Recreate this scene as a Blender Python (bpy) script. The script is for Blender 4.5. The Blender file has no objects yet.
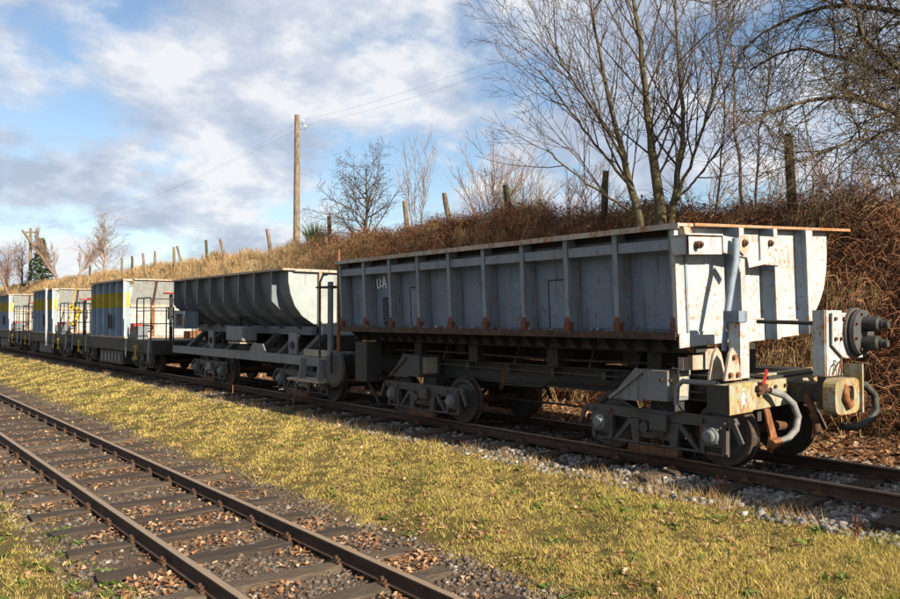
import bpy, math, random
import numpy as np
from mathutils import Vector, Matrix

random.seed(7); RNG = np.random.default_rng(7)
scene = bpy.context.scene
COL = scene.collection
R = math.radians

# ------------------------------------------------------------------ camera
FPX = 780.0; TH = math.atan(620.0/FPX); CH = 1.95; PITCH = math.atan(18.5/FPX)
cam_d = bpy.data.cameras.new('camera'); cam = bpy.data.objects.new('camera', cam_d); COL.objects.link(cam)
cam.location = (0, 0, CH); cam.rotation_euler = (math.pi/2+PITCH, 0, -TH)
cam_d.sensor_fit = 'HORIZONTAL'; cam_d.sensor_width = 36; cam_d.lens = 36*FPX/900
cam_d.clip_start = 0.1; cam_d.clip_end = 3000
scene.camera = cam

# ------------------------------------------------------------------ sun, sky, exposure
SUN_EL, SUN_AZ = R(27), R(2.5)                     # azimuth from -Y towards +X
sd = Vector((math.sin(SUN_AZ)*math.cos(SUN_EL), -math.cos(SUN_AZ)*math.cos(SUN_EL), math.sin(SUN_EL)))
sun_d = bpy.data.lights.new('sun', 'SUN'); sun_d.energy = 5.0; sun_d.angle = R(0.5); sun_d.color = (1, .88, .68)
sun = bpy.data.objects.new('sun', sun_d); COL.objects.link(sun)
sun.rotation_euler = sd.to_track_quat('Z', 'Y').to_euler(); sun.location = (0, -20, 30)
world = bpy.data.worlds.new('World'); scene.world = world; world.use_nodes = True
wn, wl = world.node_tree.nodes, world.node_tree.links
wn.clear()
def W(t, **k):
    n = wn.new(t)
    for a, b in k.items(): setattr(n, a, b)
    return n
def wmath(op, a, b=None, clamp=False):
    n = W('ShaderNodeMath', operation=op, use_clamp=clamp)
    for i, v in enumerate((a, b)):
        if v is None: continue
        if isinstance(v, (int, float)): n.inputs[i].default_value = v
        else: wl.new(v, n.inputs[i])
    return n.outputs[0]
sky = W('ShaderNodeTexSky', sky_type='NISHITA', sun_disc=False, sun_elevation=SUN_EL, sun_rotation=math.atan2(sd.x, sd.y))
sky.air_density = 1.0; sky.dust_density = 0.6; sky.ozone_density = 1.6
b_sky = W('ShaderNodeBackground'); b_sky.inputs[1].default_value = 0.062
wl.new(sky.outputs[0], b_sky.inputs[0])
tc = W('ShaderNodeTexCoord'); sp = W('ShaderNodeSeparateXYZ'); wl.new(tc.outputs['Generated'], sp.inputs[0])
zz = wmath('ADD', wmath('MULTIPLY', wmath('MAXIMUM', sp.outputs[2], 0.0), .8), 0.30)
cb = W('ShaderNodeCombineXYZ'); wl.new(wmath('DIVIDE', sp.outputs[0], zz), cb.inputs[0]); wl.new(wmath('DIVIDE', sp.outputs[1], zz), cb.inputs[1])
n1 = W('ShaderNodeTexNoise'); n1.inputs['Scale'].default_value = 1.9; n1.inputs['Detail'].default_value = 10; n1.inputs['Roughness'].default_value = .62; n1.inputs['Distortion'].default_value = .12
wl.new(cb.outputs[0], n1.inputs['Vector'])
m1 = W('ShaderNodeMapRange', interpolation_type='SMOOTHSTEP'); m1.inputs[1].default_value = .38; m1.inputs[2].default_value = .53
wl.new(n1.outputs[0], m1.inputs[0])
mp = W('ShaderNodeMapping'); mp.inputs['Location'].default_value = (3.1, 1.7, 0.4); wl.new(cb.outputs[0], mp.inputs[0])
n2 = W('ShaderNodeTexNoise'); n2.inputs['Scale'].default_value = 3.6; n2.inputs['Detail'].default_value = 9; n2.inputs['Roughness'].default_value = .62; n2.inputs['Distortion'].default_value = .1
wl.new(mp.outputs[0], n2.inputs['Vector'])
cr = W('ShaderNodeValToRGB'); wl.new(n2.outputs[0], cr.inputs[0])
cr.color_ramp.elements[0].position = .38; cr.color_ramp.elements[0].color = (.48, .55, .69, 1)
cr.color_ramp.elements[1].position = .60; cr.color_ramp.elements[1].color = (.93, .94, .97, 1)
e = cr.color_ramp.elements.new(.5); e.color = (.66, .72, .83, 1)
b_cl = W('ShaderNodeBackground'); b_cl.inputs[1].default_value = 0.40; wl.new(cr.outputs[0], b_cl.inputs[0])
mx = W('ShaderNodeMixShader'); wl.new(wmath('MULTIPLY', m1.outputs[0], .94), mx.inputs[0]); wl.new(b_sky.outputs[0], mx.inputs[1]); wl.new(b_cl.outputs[0], mx.inputs[2])
wo = W('ShaderNodeOutputWorld'); wl.new(mx.outputs[0], wo.inputs[0])
scene.view_settings.view_transform = 'Standard'; scene.view_settings.look = 'None'
scene.view_settings.exposure = 1.3; scene.view_settings.gamma = 1.0; scene.view_settings.use_curve_mapping = False
scene.render.engine = 'CYCLES'
scene.cycles.max_bounces = 6; scene.cycles.diffuse_bounces = 3

# ------------------------------------------------------------------ helpers
_s, _c = math.sin(TH), math.cos(TH)
def ray(px, py):
    u = (px-450)/FPX; v = (299.5-py)/FPX
    fw = math.cos(PITCH)-v*math.sin(PITCH); up = math.sin(PITCH)+v*math.cos(PITCH)
    return (fw*_s+u*_c, fw*_c-u*_s, up)
def at_x(px, py, x):
    r = ray(px, py); t = x/r[0]; return Vector((x, r[1]*t, CH+r[2]*t))
def at_d(px, py, d):
    r = ray(px, py); t = d/(r[0]*_s+r[1]*_c); return Vector((r[0]*t, r[1]*t, CH+r[2]*t))

class MB:
    """collects shapes; build() links them as one mesh object"""
    def __init__(self, M=None): self.v = []; self.f = []; self.M = M; self.sm = []
    def add(self, vs, fs, smooth=False):
        b = len(self.v)
        self.v += [tuple(self.M @ Vector(p)) if self.M else tuple(p) for p in vs]
        self.f += [tuple(b+i for i in q) for q in fs]; self.sm += [smooth]*len(fs)
        return self
    def box(self, x0, x1, y0, y1, z0, z1):
        return self.add([(x0,y0,z0),(x1,y0,z0),(x1,y1,z0),(x0,y1,z0),(x0,y0,z1),(x1,y0,z1),(x1,y1,z1),(x0,y1,z1)],
            [(3,2,1,0),(4,5,6,7),(0,1,5,4),(1,2,6,5),(2,3,7,6),(3,0,4,7)])
    def beam(self, p, q, w, h, up=(0,0,1)):
        p = Vector(p); q = Vector(q); d = (q-p).normalized(); u = Vector(up)
        if abs(d.dot(u)) > .98: u = Vector((1,0,0))
        s = d.cross(u).normalized()*w/2; t = s.cross(d).normalized()*h/2
        vs = [p-s-t,p+s-t,p+s+t,p-s+t,q-s-t,q+s-t,q+s+t,q-s+t]
        return self.add(vs, [(0,1,2,3),(7,6,5,4),(0,4,5,1),(1,5,6,2),(2,6,7,3),(3,7,4,0)])
    def prism(self, poly, axis, a, b):
        """poly 2D; axis 'x': (y,z) polygon, 'y': (x,z), 'z': (x,y)"""
        n = len(poly)
        def mk(p, k): return {'x': (k,p[0],p[1]), 'y': (p[0],k,p[1]), 'z': (p[0],p[1],k)}[axis]
        vs = [mk(p, a) for p in poly]+[mk(p, b) for p in poly]
        ar = sum(poly[i][0]*poly[(i+1)%n][1]-poly[(i+1)%n][0]*poly[i][1] for i in range(n))
        fl = (ar > 0) ^ (axis == 'y')
        top = tuple(range(n, 2*n)); bot = tuple(reversed(range(n)))
        sd_ = [(i,(i+1)%n,n+(i+1)%n,n+i) for i in range(n)]
        fs = [bot, top]+sd_
        if not fl: fs = [tuple(reversed(q)) for q in fs]
        if b < a: fs = [tuple(reversed(q)) for q in fs]
        return self.add(vs, fs)
    def tube(self, pts, r, n=8, caps=True, smooth=True):
        pts = [Vector(p) for p in pts]; m = len(pts)
        rr = r if isinstance(r, (list, tuple)) else [r]*m
        vs = []; prev = None
        for i, p in enumerate(pts):
            d = (pts[min(i+1,m-1)]-pts[max(i-1,0)]).normalized()
            if prev is None: s = d.cross(Vector((0,0,1)) if abs(d.z) < .9 else Vector((1,0,0))).normalized()
            else: s = (prev-d*prev.dot(d)).normalized()
            prev = s; t = d.cross(s)
            for k in range(n):
                a = 2*math.pi*k/n; vs.append(p+(s*math.cos(a)+t*math.sin(a))*rr[i])
        fs = [(i*n+k, i*n+(k+1)%n, (i+1)*n+(k+1)%n, (i+1)*n+k) for i in range(m-1) for k in range(n)]
        self.add(vs, fs, smooth)
        if caps: self.add(vs[:n], [tuple(reversed(range(n)))]); self.add(vs[-n:], [tuple(range(n))])
        return self
    def cyl(self, p, q, r, n=16): return self.tube([p, q], r, n)
    def lathe(self, prof, c, axis, n=28, smooth=False):
        """prof: (offset along axis, radius)"""
        ax = Vector({'x':(1,0,0),'y':(0,1,0),'z':(0,0,1)}[axis]); u = Vector({'x':(0,1,0),'y':(0,0,1),'z':(1,0,0)}[axis]); w = ax.cross(u); c = Vector(c)
        vs = [c+ax*o+(u*math.cos(2*math.pi*k/n)+w*math.sin(2*math.pi*k/n))*rad for o, rad in prof for k in range(n)]
        m = len(prof); fs = [(i*n+k, i*n+(k+1)%n, (i+1)*n+(k+1)%n, (i+1)*n+k) for i in range(m-1) for k in range(n)]
        return self.add(vs, fs, smooth)
    def build(self, name, mat, parent=None, bevel=0):
        me = bpy.data.meshes.new(name)
        o0 = ORG.get(parent.name, Vector((0,0,0))) if parent else Vector((0,0,0))
        me.from_pydata([(x-o0.x, y-o0.y, z-o0.z) for x, y, z in self.v], [], self.f); me.validate()
        if len(me.polygons) == len(self.sm): me.polygons.foreach_set('use_smooth', self.sm)
        me.update(); me.materials.append(mat)
        o = bpy.data.objects.new(name, me); COL.objects.link(o)
        if parent: o.parent = parent; ORG[o.name] = o0
        if bevel:
            b = o.modifiers.new('bevel', 'BEVEL'); b.width = bevel; b.segments = 1; b.limit_method = 'ANGLE'; b.angle_limit = R(50)
        return o
ORG = {}
def tag(o, label=None, cat=None, group=None, kind=None):
    if label: o['label'] = label
    if cat: o['category'] = cat
    if group: o['group'] = group
    if kind: o['kind'] = kind
    return o
def thing(name, loc, label=None, cat=None, group=None, kind=None):
    o = bpy.data.objects.new(name, None); COL.objects.link(o); o.location = loc; o.empty_display_size = .2
    ORG[o.name] = Vector(loc); return tag(o, label, cat, group, kind)
KIDS = {}
def copy_tree(o, parent=None):
    c = o.copy(); COL.objects.link(c); c.parent = parent
    for ch in [k for k in bpy.data.objects if k.parent == o]: copy_tree(ch, c)
    return c
def np_mesh(name, verts, faces, mat, parent=None, smooth=False):
    """faces: (n,k) array of equal-sized faces"""
    me = bpy.data.meshes.new(name); verts = np.asarray(verts, np.float32); faces = np.asarray(faces, np.int32); k = faces.shape[1]
    me.vertices.add(len(verts)); me.vertices.foreach_set('co', verts.ravel())
    me.loops.add(faces.size); me.loops.foreach_set('vertex_index', faces.ravel())
    me.polygons.add(len(faces)); me.polygons.foreach_set('loop_start', np.arange(0, faces.size, k, dtype=np.int32)); me.polygons.foreach_set('loop_total', np.full(len(faces), k, np.int32))
    me.update(calc_edges=True)
    if smooth: me.polygons.foreach_set('use_smooth', np.ones(len(faces), bool))
    me.materials.append(mat)
    o = bpy.data.objects.new(name, me); COL.objects.link(o)
    if parent: o.parent = parent
    return o

# ------------------------------------------------------------------ materials
class Mat:
    def __init__(self, name):
        self.m = bpy.data.materials.new(name); self.m.use_nodes = True; self.t = self.m.node_tree; self.t.nodes.clear()
        self.out = self.N('ShaderNodeOutputMaterial'); self.b = self.N('ShaderNodeBsdfPrincipled'); self.L(self.b.outputs[0], self.out.inputs[0])
        self.b.inputs['Specular IOR Level'].default_value = .3
        self._tc = None
    def N(self, t, **k):
        n = self.t.nodes.new(t)
        for a, b in k.items(): setattr(n, a, b)
        return n
    def L(self, a, b): self.t.links.new(a, b)
    def co(self, scale=(1,1,1)):
        if not self._tc: self._tc = self.N('ShaderNodeTexCoord')
        m = self.N('ShaderNodeMapping'); m.inputs['Scale'].default_value = scale; self.L(self._tc.outputs['Object'], m.inputs[0]); return m.outputs[0]
    def noise(self, sc, detail=5, rough=.6, stretch=(1,1,1), dist=0, four=None):
        n = self.N('ShaderNodeTexNoise'); n.inputs['Scale'].default_value = sc; n.inputs['Detail'].default_value = detail; n.inputs['Roughness'].default_value = rough; n.inputs['Distortion'].default_value = dist
        self.L(self.co(stretch), n.inputs['Vector']); return n.outputs[0]
    def ramp(self, src, stops, interp='LINEAR'):
        n = self.N('ShaderNodeValToRGB'); n.color_ramp.interpolation = interp; el = n.color_ramp.elements
        while len(el) > 1: el.remove(el[-1])
        for i, (p, c) in enumerate(stops):
            q = el[0] if i == 0 else el.new(p)
            q.position = p; q.color = (*c, 1) if len(c) == 3 else c
        self.L(src, n.inputs[0]); return n.outputs[0]
    def mr(self, src, a, b, c=0., d=1.):
        n = self.N('ShaderNodeMapRange', interpolation_type='SMOOTHSTEP'); 
        for i, v in enumerate((a, b, c, d)): n.inputs[i+1].default_value = v
        self.L(src, n.inputs[0]); return n.outputs[0]
    def math(self, op, a, b=None, clamp=False):
        n = self.N('ShaderNodeMath', operation=op, use_clamp=clamp)
        for i, v in enumerate((a, b)):
            if v is None: continue
            if isinstance(v, (int, float)): n.inputs[i].default_value = v
            else: self.L(v, n.inputs[i])
        return n.outputs[0]
    def mix(self, f, a, b, mode='MIX'):
        n = self.N('ShaderNodeMix', data_type='RGBA', blend_type=mode)
        if isinstance(f, (int, float)): n.inputs[0].default_value = f
        else: self.L(f, n.inputs[0])
        for i, v in ((6, a), (7, b)):
            if isinstance(v, tuple): n.inputs[i].default_value = (*v, 1)
            else: self.L(v, n.inputs[i])
        return n.outputs[2]
    def xyz(self):
        if not self._tc: self._tc = self.N('ShaderNodeTexCoord')
        n = self.N('ShaderNodeSeparateXYZ'); self.L(self._tc.outputs['Object'], n.inputs[0]); return n.outputs
    def island(self):
        return self.N('ShaderNodeNewGeometry').outputs['Random Per Island']
    def objrand(self): return self.N('ShaderNodeObjectInfo').outputs['Random']
    def col(self, c):
        if isinstance(c, tuple): self.b.inputs['Base Color'].default_value = (*c, 1)
        else: self.L(c, self.b.inputs['Base Color'])
        return self
    def rough(self, r):
        if isinstance(r, (int, float)): self.b.inputs['Roughness'].default_value = r
        else: self.L(r, self.b.inputs['Roughness'])
        return self
    def bump(self, h, strength=.4, dist=.01):
        n = self.N('ShaderNodeBump'); n.inputs['Strength'].default_value = strength; n.inputs['Distance'].default_value = dist
        self.L(h, n.inputs['Height']); self.L(n.outputs[0], self.b.inputs['Normal']); return self

def m_paint(name, base, rust=.5, dirt=.5, rustcol=(.15,.055,.022), dirtcol=(.055,.043,.035), moss=0, edge=0):
    m = Mat(name)
    var = m.noise(2.2, 5, .6); fine = m.noise(40, 4, .65); streak = m.noise(5.5, 6, .62, (1.6,1.6,.13)); sp_ = m.noise(13, 8, .72)
    c = m.mix(m.mr(var, .3, .75), tuple(v*.86 for v in base), tuple(min(1,v*1.08) for v in base))
    c = m.mix(m.mr(streak, .50, .80, 0, dirt), c, dirtcol)
    c = m.mix(m.mr(fine, .58, .8, 0, .35*dirt), c, dirtcol)
    if moss: c = m.mix(m.mr(m.noise(4, 7, .7), .42, .62, 0, moss), c, (.235,.20,.045))
    rm = m.math('MULTIPLY', m.mr(sp_, .69-.17*rust, .76-.15*rust), m.mr(m.noise(1.7, 4, .6), .30, .62))
    rs = m.mr(m.noise(9, 7, .7, (1.5,1.5,.10)), .70-.15*rust, .82-.13*rust, 0, .8)
    c = m.mix(m.math('MAXIMUM', rm, rs, True), c, m.mix(fine, tuple(v*.55 for v in rustcol), tuple(v*1.5 for v in rustcol)))
    if edge:
        bv = m.N('ShaderNodeBevel'); bv.samples = 4; bv.inputs['Radius'].default_value = .035; gm = m.N('ShaderNodeNewGeometry')
        dt = m.N('ShaderNodeVectorMath', operation='DOT_PRODUCT'); m.L(bv.outputs[0], dt.inputs[0]); m.L(gm.outputs['Normal'], dt.inputs[1])
        ew = m.math('MULTIPLY', m.mr(dt.outputs['Value'], .985, .85), m.mr(m.noise(6, 7, .75), .60-.25*edge, .70-.22*edge))
        c = m.mix(ew, c, m.mix(fine, tuple(v*.6 for v in rustcol), tuple(v*1.7 for v in rustcol)))
    m.col(c).rough(m.mr(sp_, .3, .7, .48, .8)); m.bump(m.math('ADD', m.math('MULTIPLY', m.noise(3.2, 3, .5), 1.0), m.math('MULTIPLY', sp_, .22)), .45, .03); return m.m
def m_rust(name, a=(.055,.03,.02), b=(.24,.10,.045), rough=.85, scale=9):
    m = Mat(name); n = m.noise(scale, 8, .7); n2 = m.noise(60, 4, .7)
    c = m.mix(m.mr(n, .3, .7), a, b); c = m.mix(m.mr(n2, .5, .8, 0, .5), c, tuple(v*.4 for v in a))
    m.col(c).rough(rough).bump(n2, .4, .004); return m.m
M = {}
M['paint'] = m_paint('shade-darkened weathered grey paint', (.15,.195,.255), .75, .9, edge=.35)  # same grey as the end walls, near-side shade put into a darker base
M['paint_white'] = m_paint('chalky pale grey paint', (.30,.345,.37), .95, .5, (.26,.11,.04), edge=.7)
M['rib'] = m_paint('chipped rib paint', (.175,.21,.245), .55, .7, edge=.45)
M['paint_rim'] = m_paint('flaking rim paint', (.34,.325,.29), 1.25, .4, (.25,.105,.04))
M['paint_rust'] = m_paint('rusting rib foot', (.12,.042,.026), 1.0, .5, (.13,.04,.02))
M['rust'] = m_rust('rust', (.035,.02,.014), (.12,.055,.03)); M['rust_bright'] = m_rust('orange rust', (.09,.035,.016), (.24,.10,.042))
M['tyre'] = m_rust('dull wheel tyre', (.022,.018,.016), (.075,.052,.038), .6)
M['chalk'] = Mat('chalk').col((.85,.86,.86)).rough(.95).m
M['ledge'] = m_rust('grimy ledge', (.025,.02,.017), (.085,.052,.035))
M['dark'] = m_rust('dirty dark steel', (.014,.013,.012), (.04,.034,.03), .7)
M['bogie'] = m_paint('dirty grey bogie', (.05,.054,.056), .7, .8, edge=.4)
M['axcap'] = m_paint('grey axle cap', (.12,.135,.145), .5, .6)
M['bogie_light'] = m_paint('pale grey bogie box', (.155,.17,.18), .6, .7, edge=.5)
M['frame'] = m_paint('dark grey frame', (.030,.030,.030), .5, .7)
M['olive'] = m_paint('mossy headstock paint', (.27,.27,.22), 1.05, 1.0, (.20,.085,.03), moss=.75, edge=.6)
M['cream'] = m_paint('dirty cream paint', (.29,.28,.25), 1.05, .8, (.22,.09,.035), moss=.2, edge=.7)
M['rubber'] = m_rust('dusty rubber', (.015,.015,.015), (.05,.05,.048), .6)
M['hose'] = m_rust('sunbleached hose', (.10,.10,.097), (.20,.20,.195), .6)
M['red'] = m_paint('red paint', (.33,.025,.02), .3, .4)
M['yellow'] = m_paint('yellow paint', (.40,.28,.02), .4, .5)
M['black'] = m_rust('black paint', (.010,.010,.011), (.028,.027,.026), .5)
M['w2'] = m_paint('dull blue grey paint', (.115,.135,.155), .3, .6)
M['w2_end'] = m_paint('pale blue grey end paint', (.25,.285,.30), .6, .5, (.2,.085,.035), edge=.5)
M['w3_end'] = m_paint('rust streaked white end paint', (.28,.305,.31), .95, .5, (.22,.09,.04))
M['mark'] = Mat('chalk white').col((.5,.51,.51)).rough(.9).m
def m_band():
    m = Mat('blue grey paint with yellow band'); z = m.xyz()[2]
    var = m.noise(3, 5, .6); st = m.noise(6, 6, .6, (1.5,1.5,.15))
    base = m.mix(m.mr(var, .3, .7), (.15,.215,.31), (.205,.27,.36)); yel = m.mix(m.mr(var, .3, .7), (.28,.225,.02), (.36,.29,.04))
    e1 = m.math('GREATER_THAN', m.math('ADD', z, m.math('MULTIPLY', m.noise(30,3), .01)), 2.36); e2 = m.math('LESS_THAN', z, 2.94)
    c = m.mix(m.math('MULTIPLY', e1, e2), base, yel); c = m.mix(m.mr(st, .52, .8, 0, .6), c, (.10,.075,.06))
    m.col(c).rough(.6); return m.m
M['band'] = m_band()
def m_rail():
    m = Mat('rail steel'); n = m.noise(12, 7, .7, (1,.3,1)); n2 = m.noise(70, 3, .7)
    c = m.mix(m.mr(n, .3, .7), (.03,.018,.012), (.07,.04,.025)); c = m.mix(m.mr(n2, .5, .8, 0, .5), c, (.02,.014,.011))
    top = m.N('ShaderNodeNewGeometry'); s = m.N('ShaderNodeSeparateXYZ'); m.L(top.outputs['Normal'], s.inputs[0])
    # worn running surface keeps a paler brown
    z = m.xyz()[2]; w = m.mr(z, -.012, -.004)
    c = m.mix(w, c, m.mix(m.noise(25, 5, .7, (1,.1,1)), (.14,.10,.068), (.27,.205,.145)))
    m.col(c).rough(m.mr(z, -.012, -.004, .8, .5)).bump(n2, .3, .003); return m.m
M['rail'] = m_rail()
def m_sleeper():
    m = Mat('old creosoted sleeper'); g = m.noise(7, 8, .7, (.35,5,5)); g2 = m.noise(22, 5, .7, (.25,6,6)); r = m.objrand()
    c = m.mix(m.mr(g, .3, .72), (.014,.011,.009), (.062,.044,.032)); c = m.mix(m.mr(g2, .60, .76, 0, .8), c, (.20,.155,.115)); c = m.mix(m.mr(m.noise(4,6,.7,(.3,3,3)), .55, .7, 0, .5), c, (.09,.05,.03))
    c = m.mix(m.mr(r, .45, 1.0, 0, .55), c, m.mix(m.mr(g2, .4, .65), (.06,.042,.03), (.21,.155,.11))); c = m.mix(m.mr(m.noise(5,6,.7), .62, .72, 0, .3), c, (.08,.075,.025))
    m.col(c).rough(.85).bump(g2, .9, .012); return m.m
M['sleeper'] = m_sleeper()
def m_island(name, stops, rough=.8, noise=None, trans=0, spec=.2, mottle=False):
    m = Mat(name); c = m.ramp(m.island(), stops)
    if noise:
        sc, a, b, col, amt = noise
        c = m.mix(m.mr(m.noise(sc, 4, .6), a, b, 0, amt), c, col)
    if mottle:
        c = m.mix(m.mr(m.noise(26, 3, .6), .56, .68, 0, .7), c, (.10,.08,.02)); c = m.mix(m.mr(m.noise(34, 3, .6), .56, .68, 0, .6), c, (.62,.50,.27)); c = m.mix(m.mr(m.noise(9, 4, .6), .58, .70, 0, .6), c, (.14,.09,.036)); c = m.mix(m.mr(m.noise(5.5, 4, .6, (1,1,1), .3), .55, .70, 0, .7), c, (.56,.42,.17)); c = m.mix(m.mr(m.noise(2.3, 4, .6), .58, .72, 0, .6), c, (.30,.17,.07))
    m.col(c).rough(rough); m.b.inputs['Specular IOR Level'].default_value = spec
    if trans:
        t = m.N('ShaderNodeBsdfTranslucent'); m.L(c, t.inputs[0]); x = m.N('ShaderNodeMixShader'); x.inputs[0].default_value = trans
        m.L(m.b.outputs[0], x.inputs[1]); m.L(t.outputs[0], x.inputs[2]); m.L(x.outputs[0], m.out.inputs[0])
    return m.m
M['stone'] = m_island('ballast stone', [(0,(.045,.034,.027)),(.35,(.085,.066,.053)),(.6,(.12,.10,.085)),(.8,(.075,.05,.037)),(.93,(.12,.11,.10)),(1,(.27,.25,.225))], .85, (40,.5,.7,(.045,.033,.026),.6))
M['stone_pale'] = m_island('pale ballast stone', [(0,(.07,.066,.062)),(.3,(.14,.135,.125)),(.6,(.20,.19,.18)),(.8,(.10,.078,.064)),(1,(.36,.345,.32))], .85, (40,.5,.7,(.09,.07,.055),.5))
M['leaf'] = m_island('dead oak leaf', [(0,(.07,.035,.02)),(.25,(.34,.19,.10)),(.45,(.16,.075,.04)),(.6,(.28,.13,.06)),(.8,(.56,.37,.23)),(1,(.09,.045,.027))], .7, None, .2)
M['grass'] = m_island('short winter grass', [(0,(.23,.20,.045)),(.2,(.52,.41,.09)),(.45,(.60,.47,.15)),(.6,(.26,.24,.045)),(.75,(.38,.25,.11)),(.88,(.17,.11,.05)),(1,(.68,.55,.30))], .75, (1.0,.50,.72,(.17,.20,.025),.75), .25, mottle=True)
M['straw'] = m_island('dry straw', [(0,(.20,.12,.055)),(.35,(.38,.26,.13)),(.7,(.50,.36,.195)),(1,(.15,.085,.04))], .8, None, .25)
M['bramble'] = m_island('dead bramble stem', [(0,(.08,.026,.016)),(.35,(.18,.068,.036)),(.7,(.26,.125,.068)),(1,(.36,.22,.125))], .8)
M['bramble_leaf'] = m_island('withered bramble leaf', [(0,(.06,.025,.015)),(.5,(.15,.062,.031)),(.85,(.26,.125,.06)),(1,(.08,.085,.02))], .8, None, .15)
M['broom'] = m_island('green broom twig', [(0,(.06,.085,.03)),(.6,(.11,.145,.055)),(1,(.18,.19,.09))], .7, None, .2)
M['needle'] = m_island('spruce needle', [(0,(.018,.032,.018)),(.6,(.035,.06,.028)),(1,(.06,.085,.04))], .8)
def m_bark(name, a, b, moss=None, scale=14):
    m = Mat(name); n = m.noise(scale, 7, .7, (1,1,.3)); n2 = m.noise(2.2, 5, .65)
    c = m.mix(m.mr(n, .3, .7), a, b)
    if moss: c = m.mix(m.mr(n2, .38, .62, 0, .8), c, moss)
    m.col(c).rough(.9).bump(n, .6, .01); return m.m
M['bark'] = m_bark('mossy grey bark', (.04,.03,.021), (.105,.08,.053), (.085,.075,.03))
M['twig'] = m_bark('brown twig', (.035,.025,.018), (.095,.066,.045))
M['twig_lichen'] = m_bark('lichened twig', (.03,.022,.016), (.08,.058,.038), (.08,.066,.04), 5)
M['birch'] = m_bark('reddish pale bark', (.12,.07,.05), (.28,.21,.16))
M['twig_red'] = m_bark('reddish twig', (.09,.045,.032), (.19,.105,.072))
M['twig_pale'] = m_bark('pale twig', (.12,.08,.06), (.26,.185,.14))
M['post'] = m_bark('weathered wood post', (.075,.055,.04), (.22,.17,.125), None, 8)
M['post_dark'] = m_bark('dark mossy wood post', (.022,.017,.013), (.075,.055,.037), (.06,.055,.025), 8)
M['wire'] = Mat('wire').col((.09,.09,.10)).rough(.6).m

# ------------------------------------------------------------------ ground
def lerp(x, xs, ys): return np.interp(x, xs, ys)
CY = [-40, 4, 6.5, 8, 9.8, 12, 15.4, 18, 24.5, 34.5, 48, 71, 200, 700]
CZ = [4.0, 4.0, 4.1, 4.25, 4.3, 4.55, 4.95, 5.15, 5.3, 5.4, 5.45, 5.6, 6.2, 8]
def vnoise(x, y, f, seed):
    a = np.sin(x*f*1.3+seed)*np.cos(y*f*.9+seed*1.7)+.6*np.sin(x*f*2.7-y*f*2.1+seed*2.3)+.35*np.sin(x*f*5.1+y*f*4.3+seed*.7)
    return a/1.95
def gz(x, y):
    x = np.asarray(x, float); y = np.asarray(y, float)
    base = lerp(x, [-400, -3, 1.2, 2.0, 5.0, 5.6, 6.6, 8.2, 8.7, 11.6, 12.4, 14.0], [-1.0, -.80, -.70, -.71, -.71, -.66, -.5, -.28, -.22, -.22, -.14, .05])
    crest = lerp(y, CY, CZ)
    t = np.clip((x-13.6)/(18.3-13.6), 0, 1); tt = t*t*(3-2*t)*.55+t*.45
    wob = vnoise(x, y, .55, 1.3)*.24+vnoise(x, y, 1.5, 4.1)*.24+vnoise(x, y, 3.4, 2.1)*.10
    bank = (crest-.05)*tt+wob*np.clip(t*3, 0, 1)*np.clip((30-x)/8, 0, 1)
    far = np.clip((x-18.3)/600, 0, 1)*2
    g = vnoise(x, y, 2.1, 2.2)*.02*np.clip((8.6-x)/.4, 0, 1)*np.clip((x-5.5)/.3, 0, 1)
    return base+bank+far+g
def zone_x(*a): return a
xs = np.concatenate([np.array([-400,-200,-100,-50,-25,-12,-6,-3,-1.5]), np.arange(-.6, 13.6, .22), np.arange(13.6, 20, .25), np.array([20.5,21.5,23,26,32,45,70,120,250,450])])
ys = np.concatenate([np.array([-60,-30,-15,-8,-4]), np.arange(-2, 30, .3), np.arange(30, 80, 1.0), np.array([82,90,100,115,135,160,200,260,350,500,800])])
GX, GY = np.meshgrid(xs, ys); GZ = gz(GX, GY)
nx, ny = len(xs), len(ys); idx = np.arange(nx*ny).reshape(ny, nx)
quads = np.stack([idx[:-1,:-1].ravel(), idx[:-1,1:].ravel(), idx[1:,1:].ravel(), idx[1:,:-1].ravel()], 1)
def m_ground():
    m = Mat('track side ground'); o = m.xyz(); x, y, z = o
    wx = m.math('ADD', x, m.math('MULTIPLY', m.math('SUBTRACT', m.noise(1.6, 6, .65), .5), 1.5))
    big = m.noise(1.3, 5, .6); fine = m.noise(28, 6, .75); mid = m.noise(7, 5, .7)
    grass = m.mix(m.mr(big, .4, .65), (.15,.11,.035), (.075,.07,.015)); grass = m.mix(m.mr(fine, .35, .7), m.mix(.65, grass, (.03,.022,.01)), m.mix(.25, grass, (.30,.22,.09)))
    grav = m.mix(m.mr(fine, .3, .7), (.032,.025,.02), (.14,.11,.085)); grav = m.mix(m.mr(mid, .45, .7, 0, .6), grav, (.16,.085,.045))
    litter = m.mix(m.mr(fine, .3, .7), (.05,.025,.014), (.26,.15,.078)); litter = m.mix(m.mr(mid, .55, .75, 0, .6), litter, (.20,.16,.06))
    bank = m.mix(m.mr(fine, .3, .72), (.02,.013,.009), (.115,.068,.038)); 
    farb = m.mix(m.mr(mid, .3, .7), (.26,.18,.09), (.40,.29,.155)); bank = m.mix(m.mr(m.math('ADD', y, m.math('MULTIPLY', big, 9)), 27, 38), bank, farb)
    def step(a, w): return m.mr(wx, a-w, a+w)
    c = m.mix(step(2.0, .3), grass, grav); c = m.mix(step(5.45, .3), c, grass); c = m.mix(step(8.35, .15), c, grav); c = m.mix(step(11.8, .3), c, litter); c = m.mix(step(14.3, .4), c, bank)
    m.col(c).rough(.95).bump(fine, .8, .03); m.b.inputs['Specular IOR Level'].default_value = .1; return m.m
M['ground'] = m_ground()
g = np_mesh('ground', np.stack([GX.ravel(), GY.ravel(), GZ.ravel()], 1), quads, M['ground'], smooth=True); tag(g, kind='structure')

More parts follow.
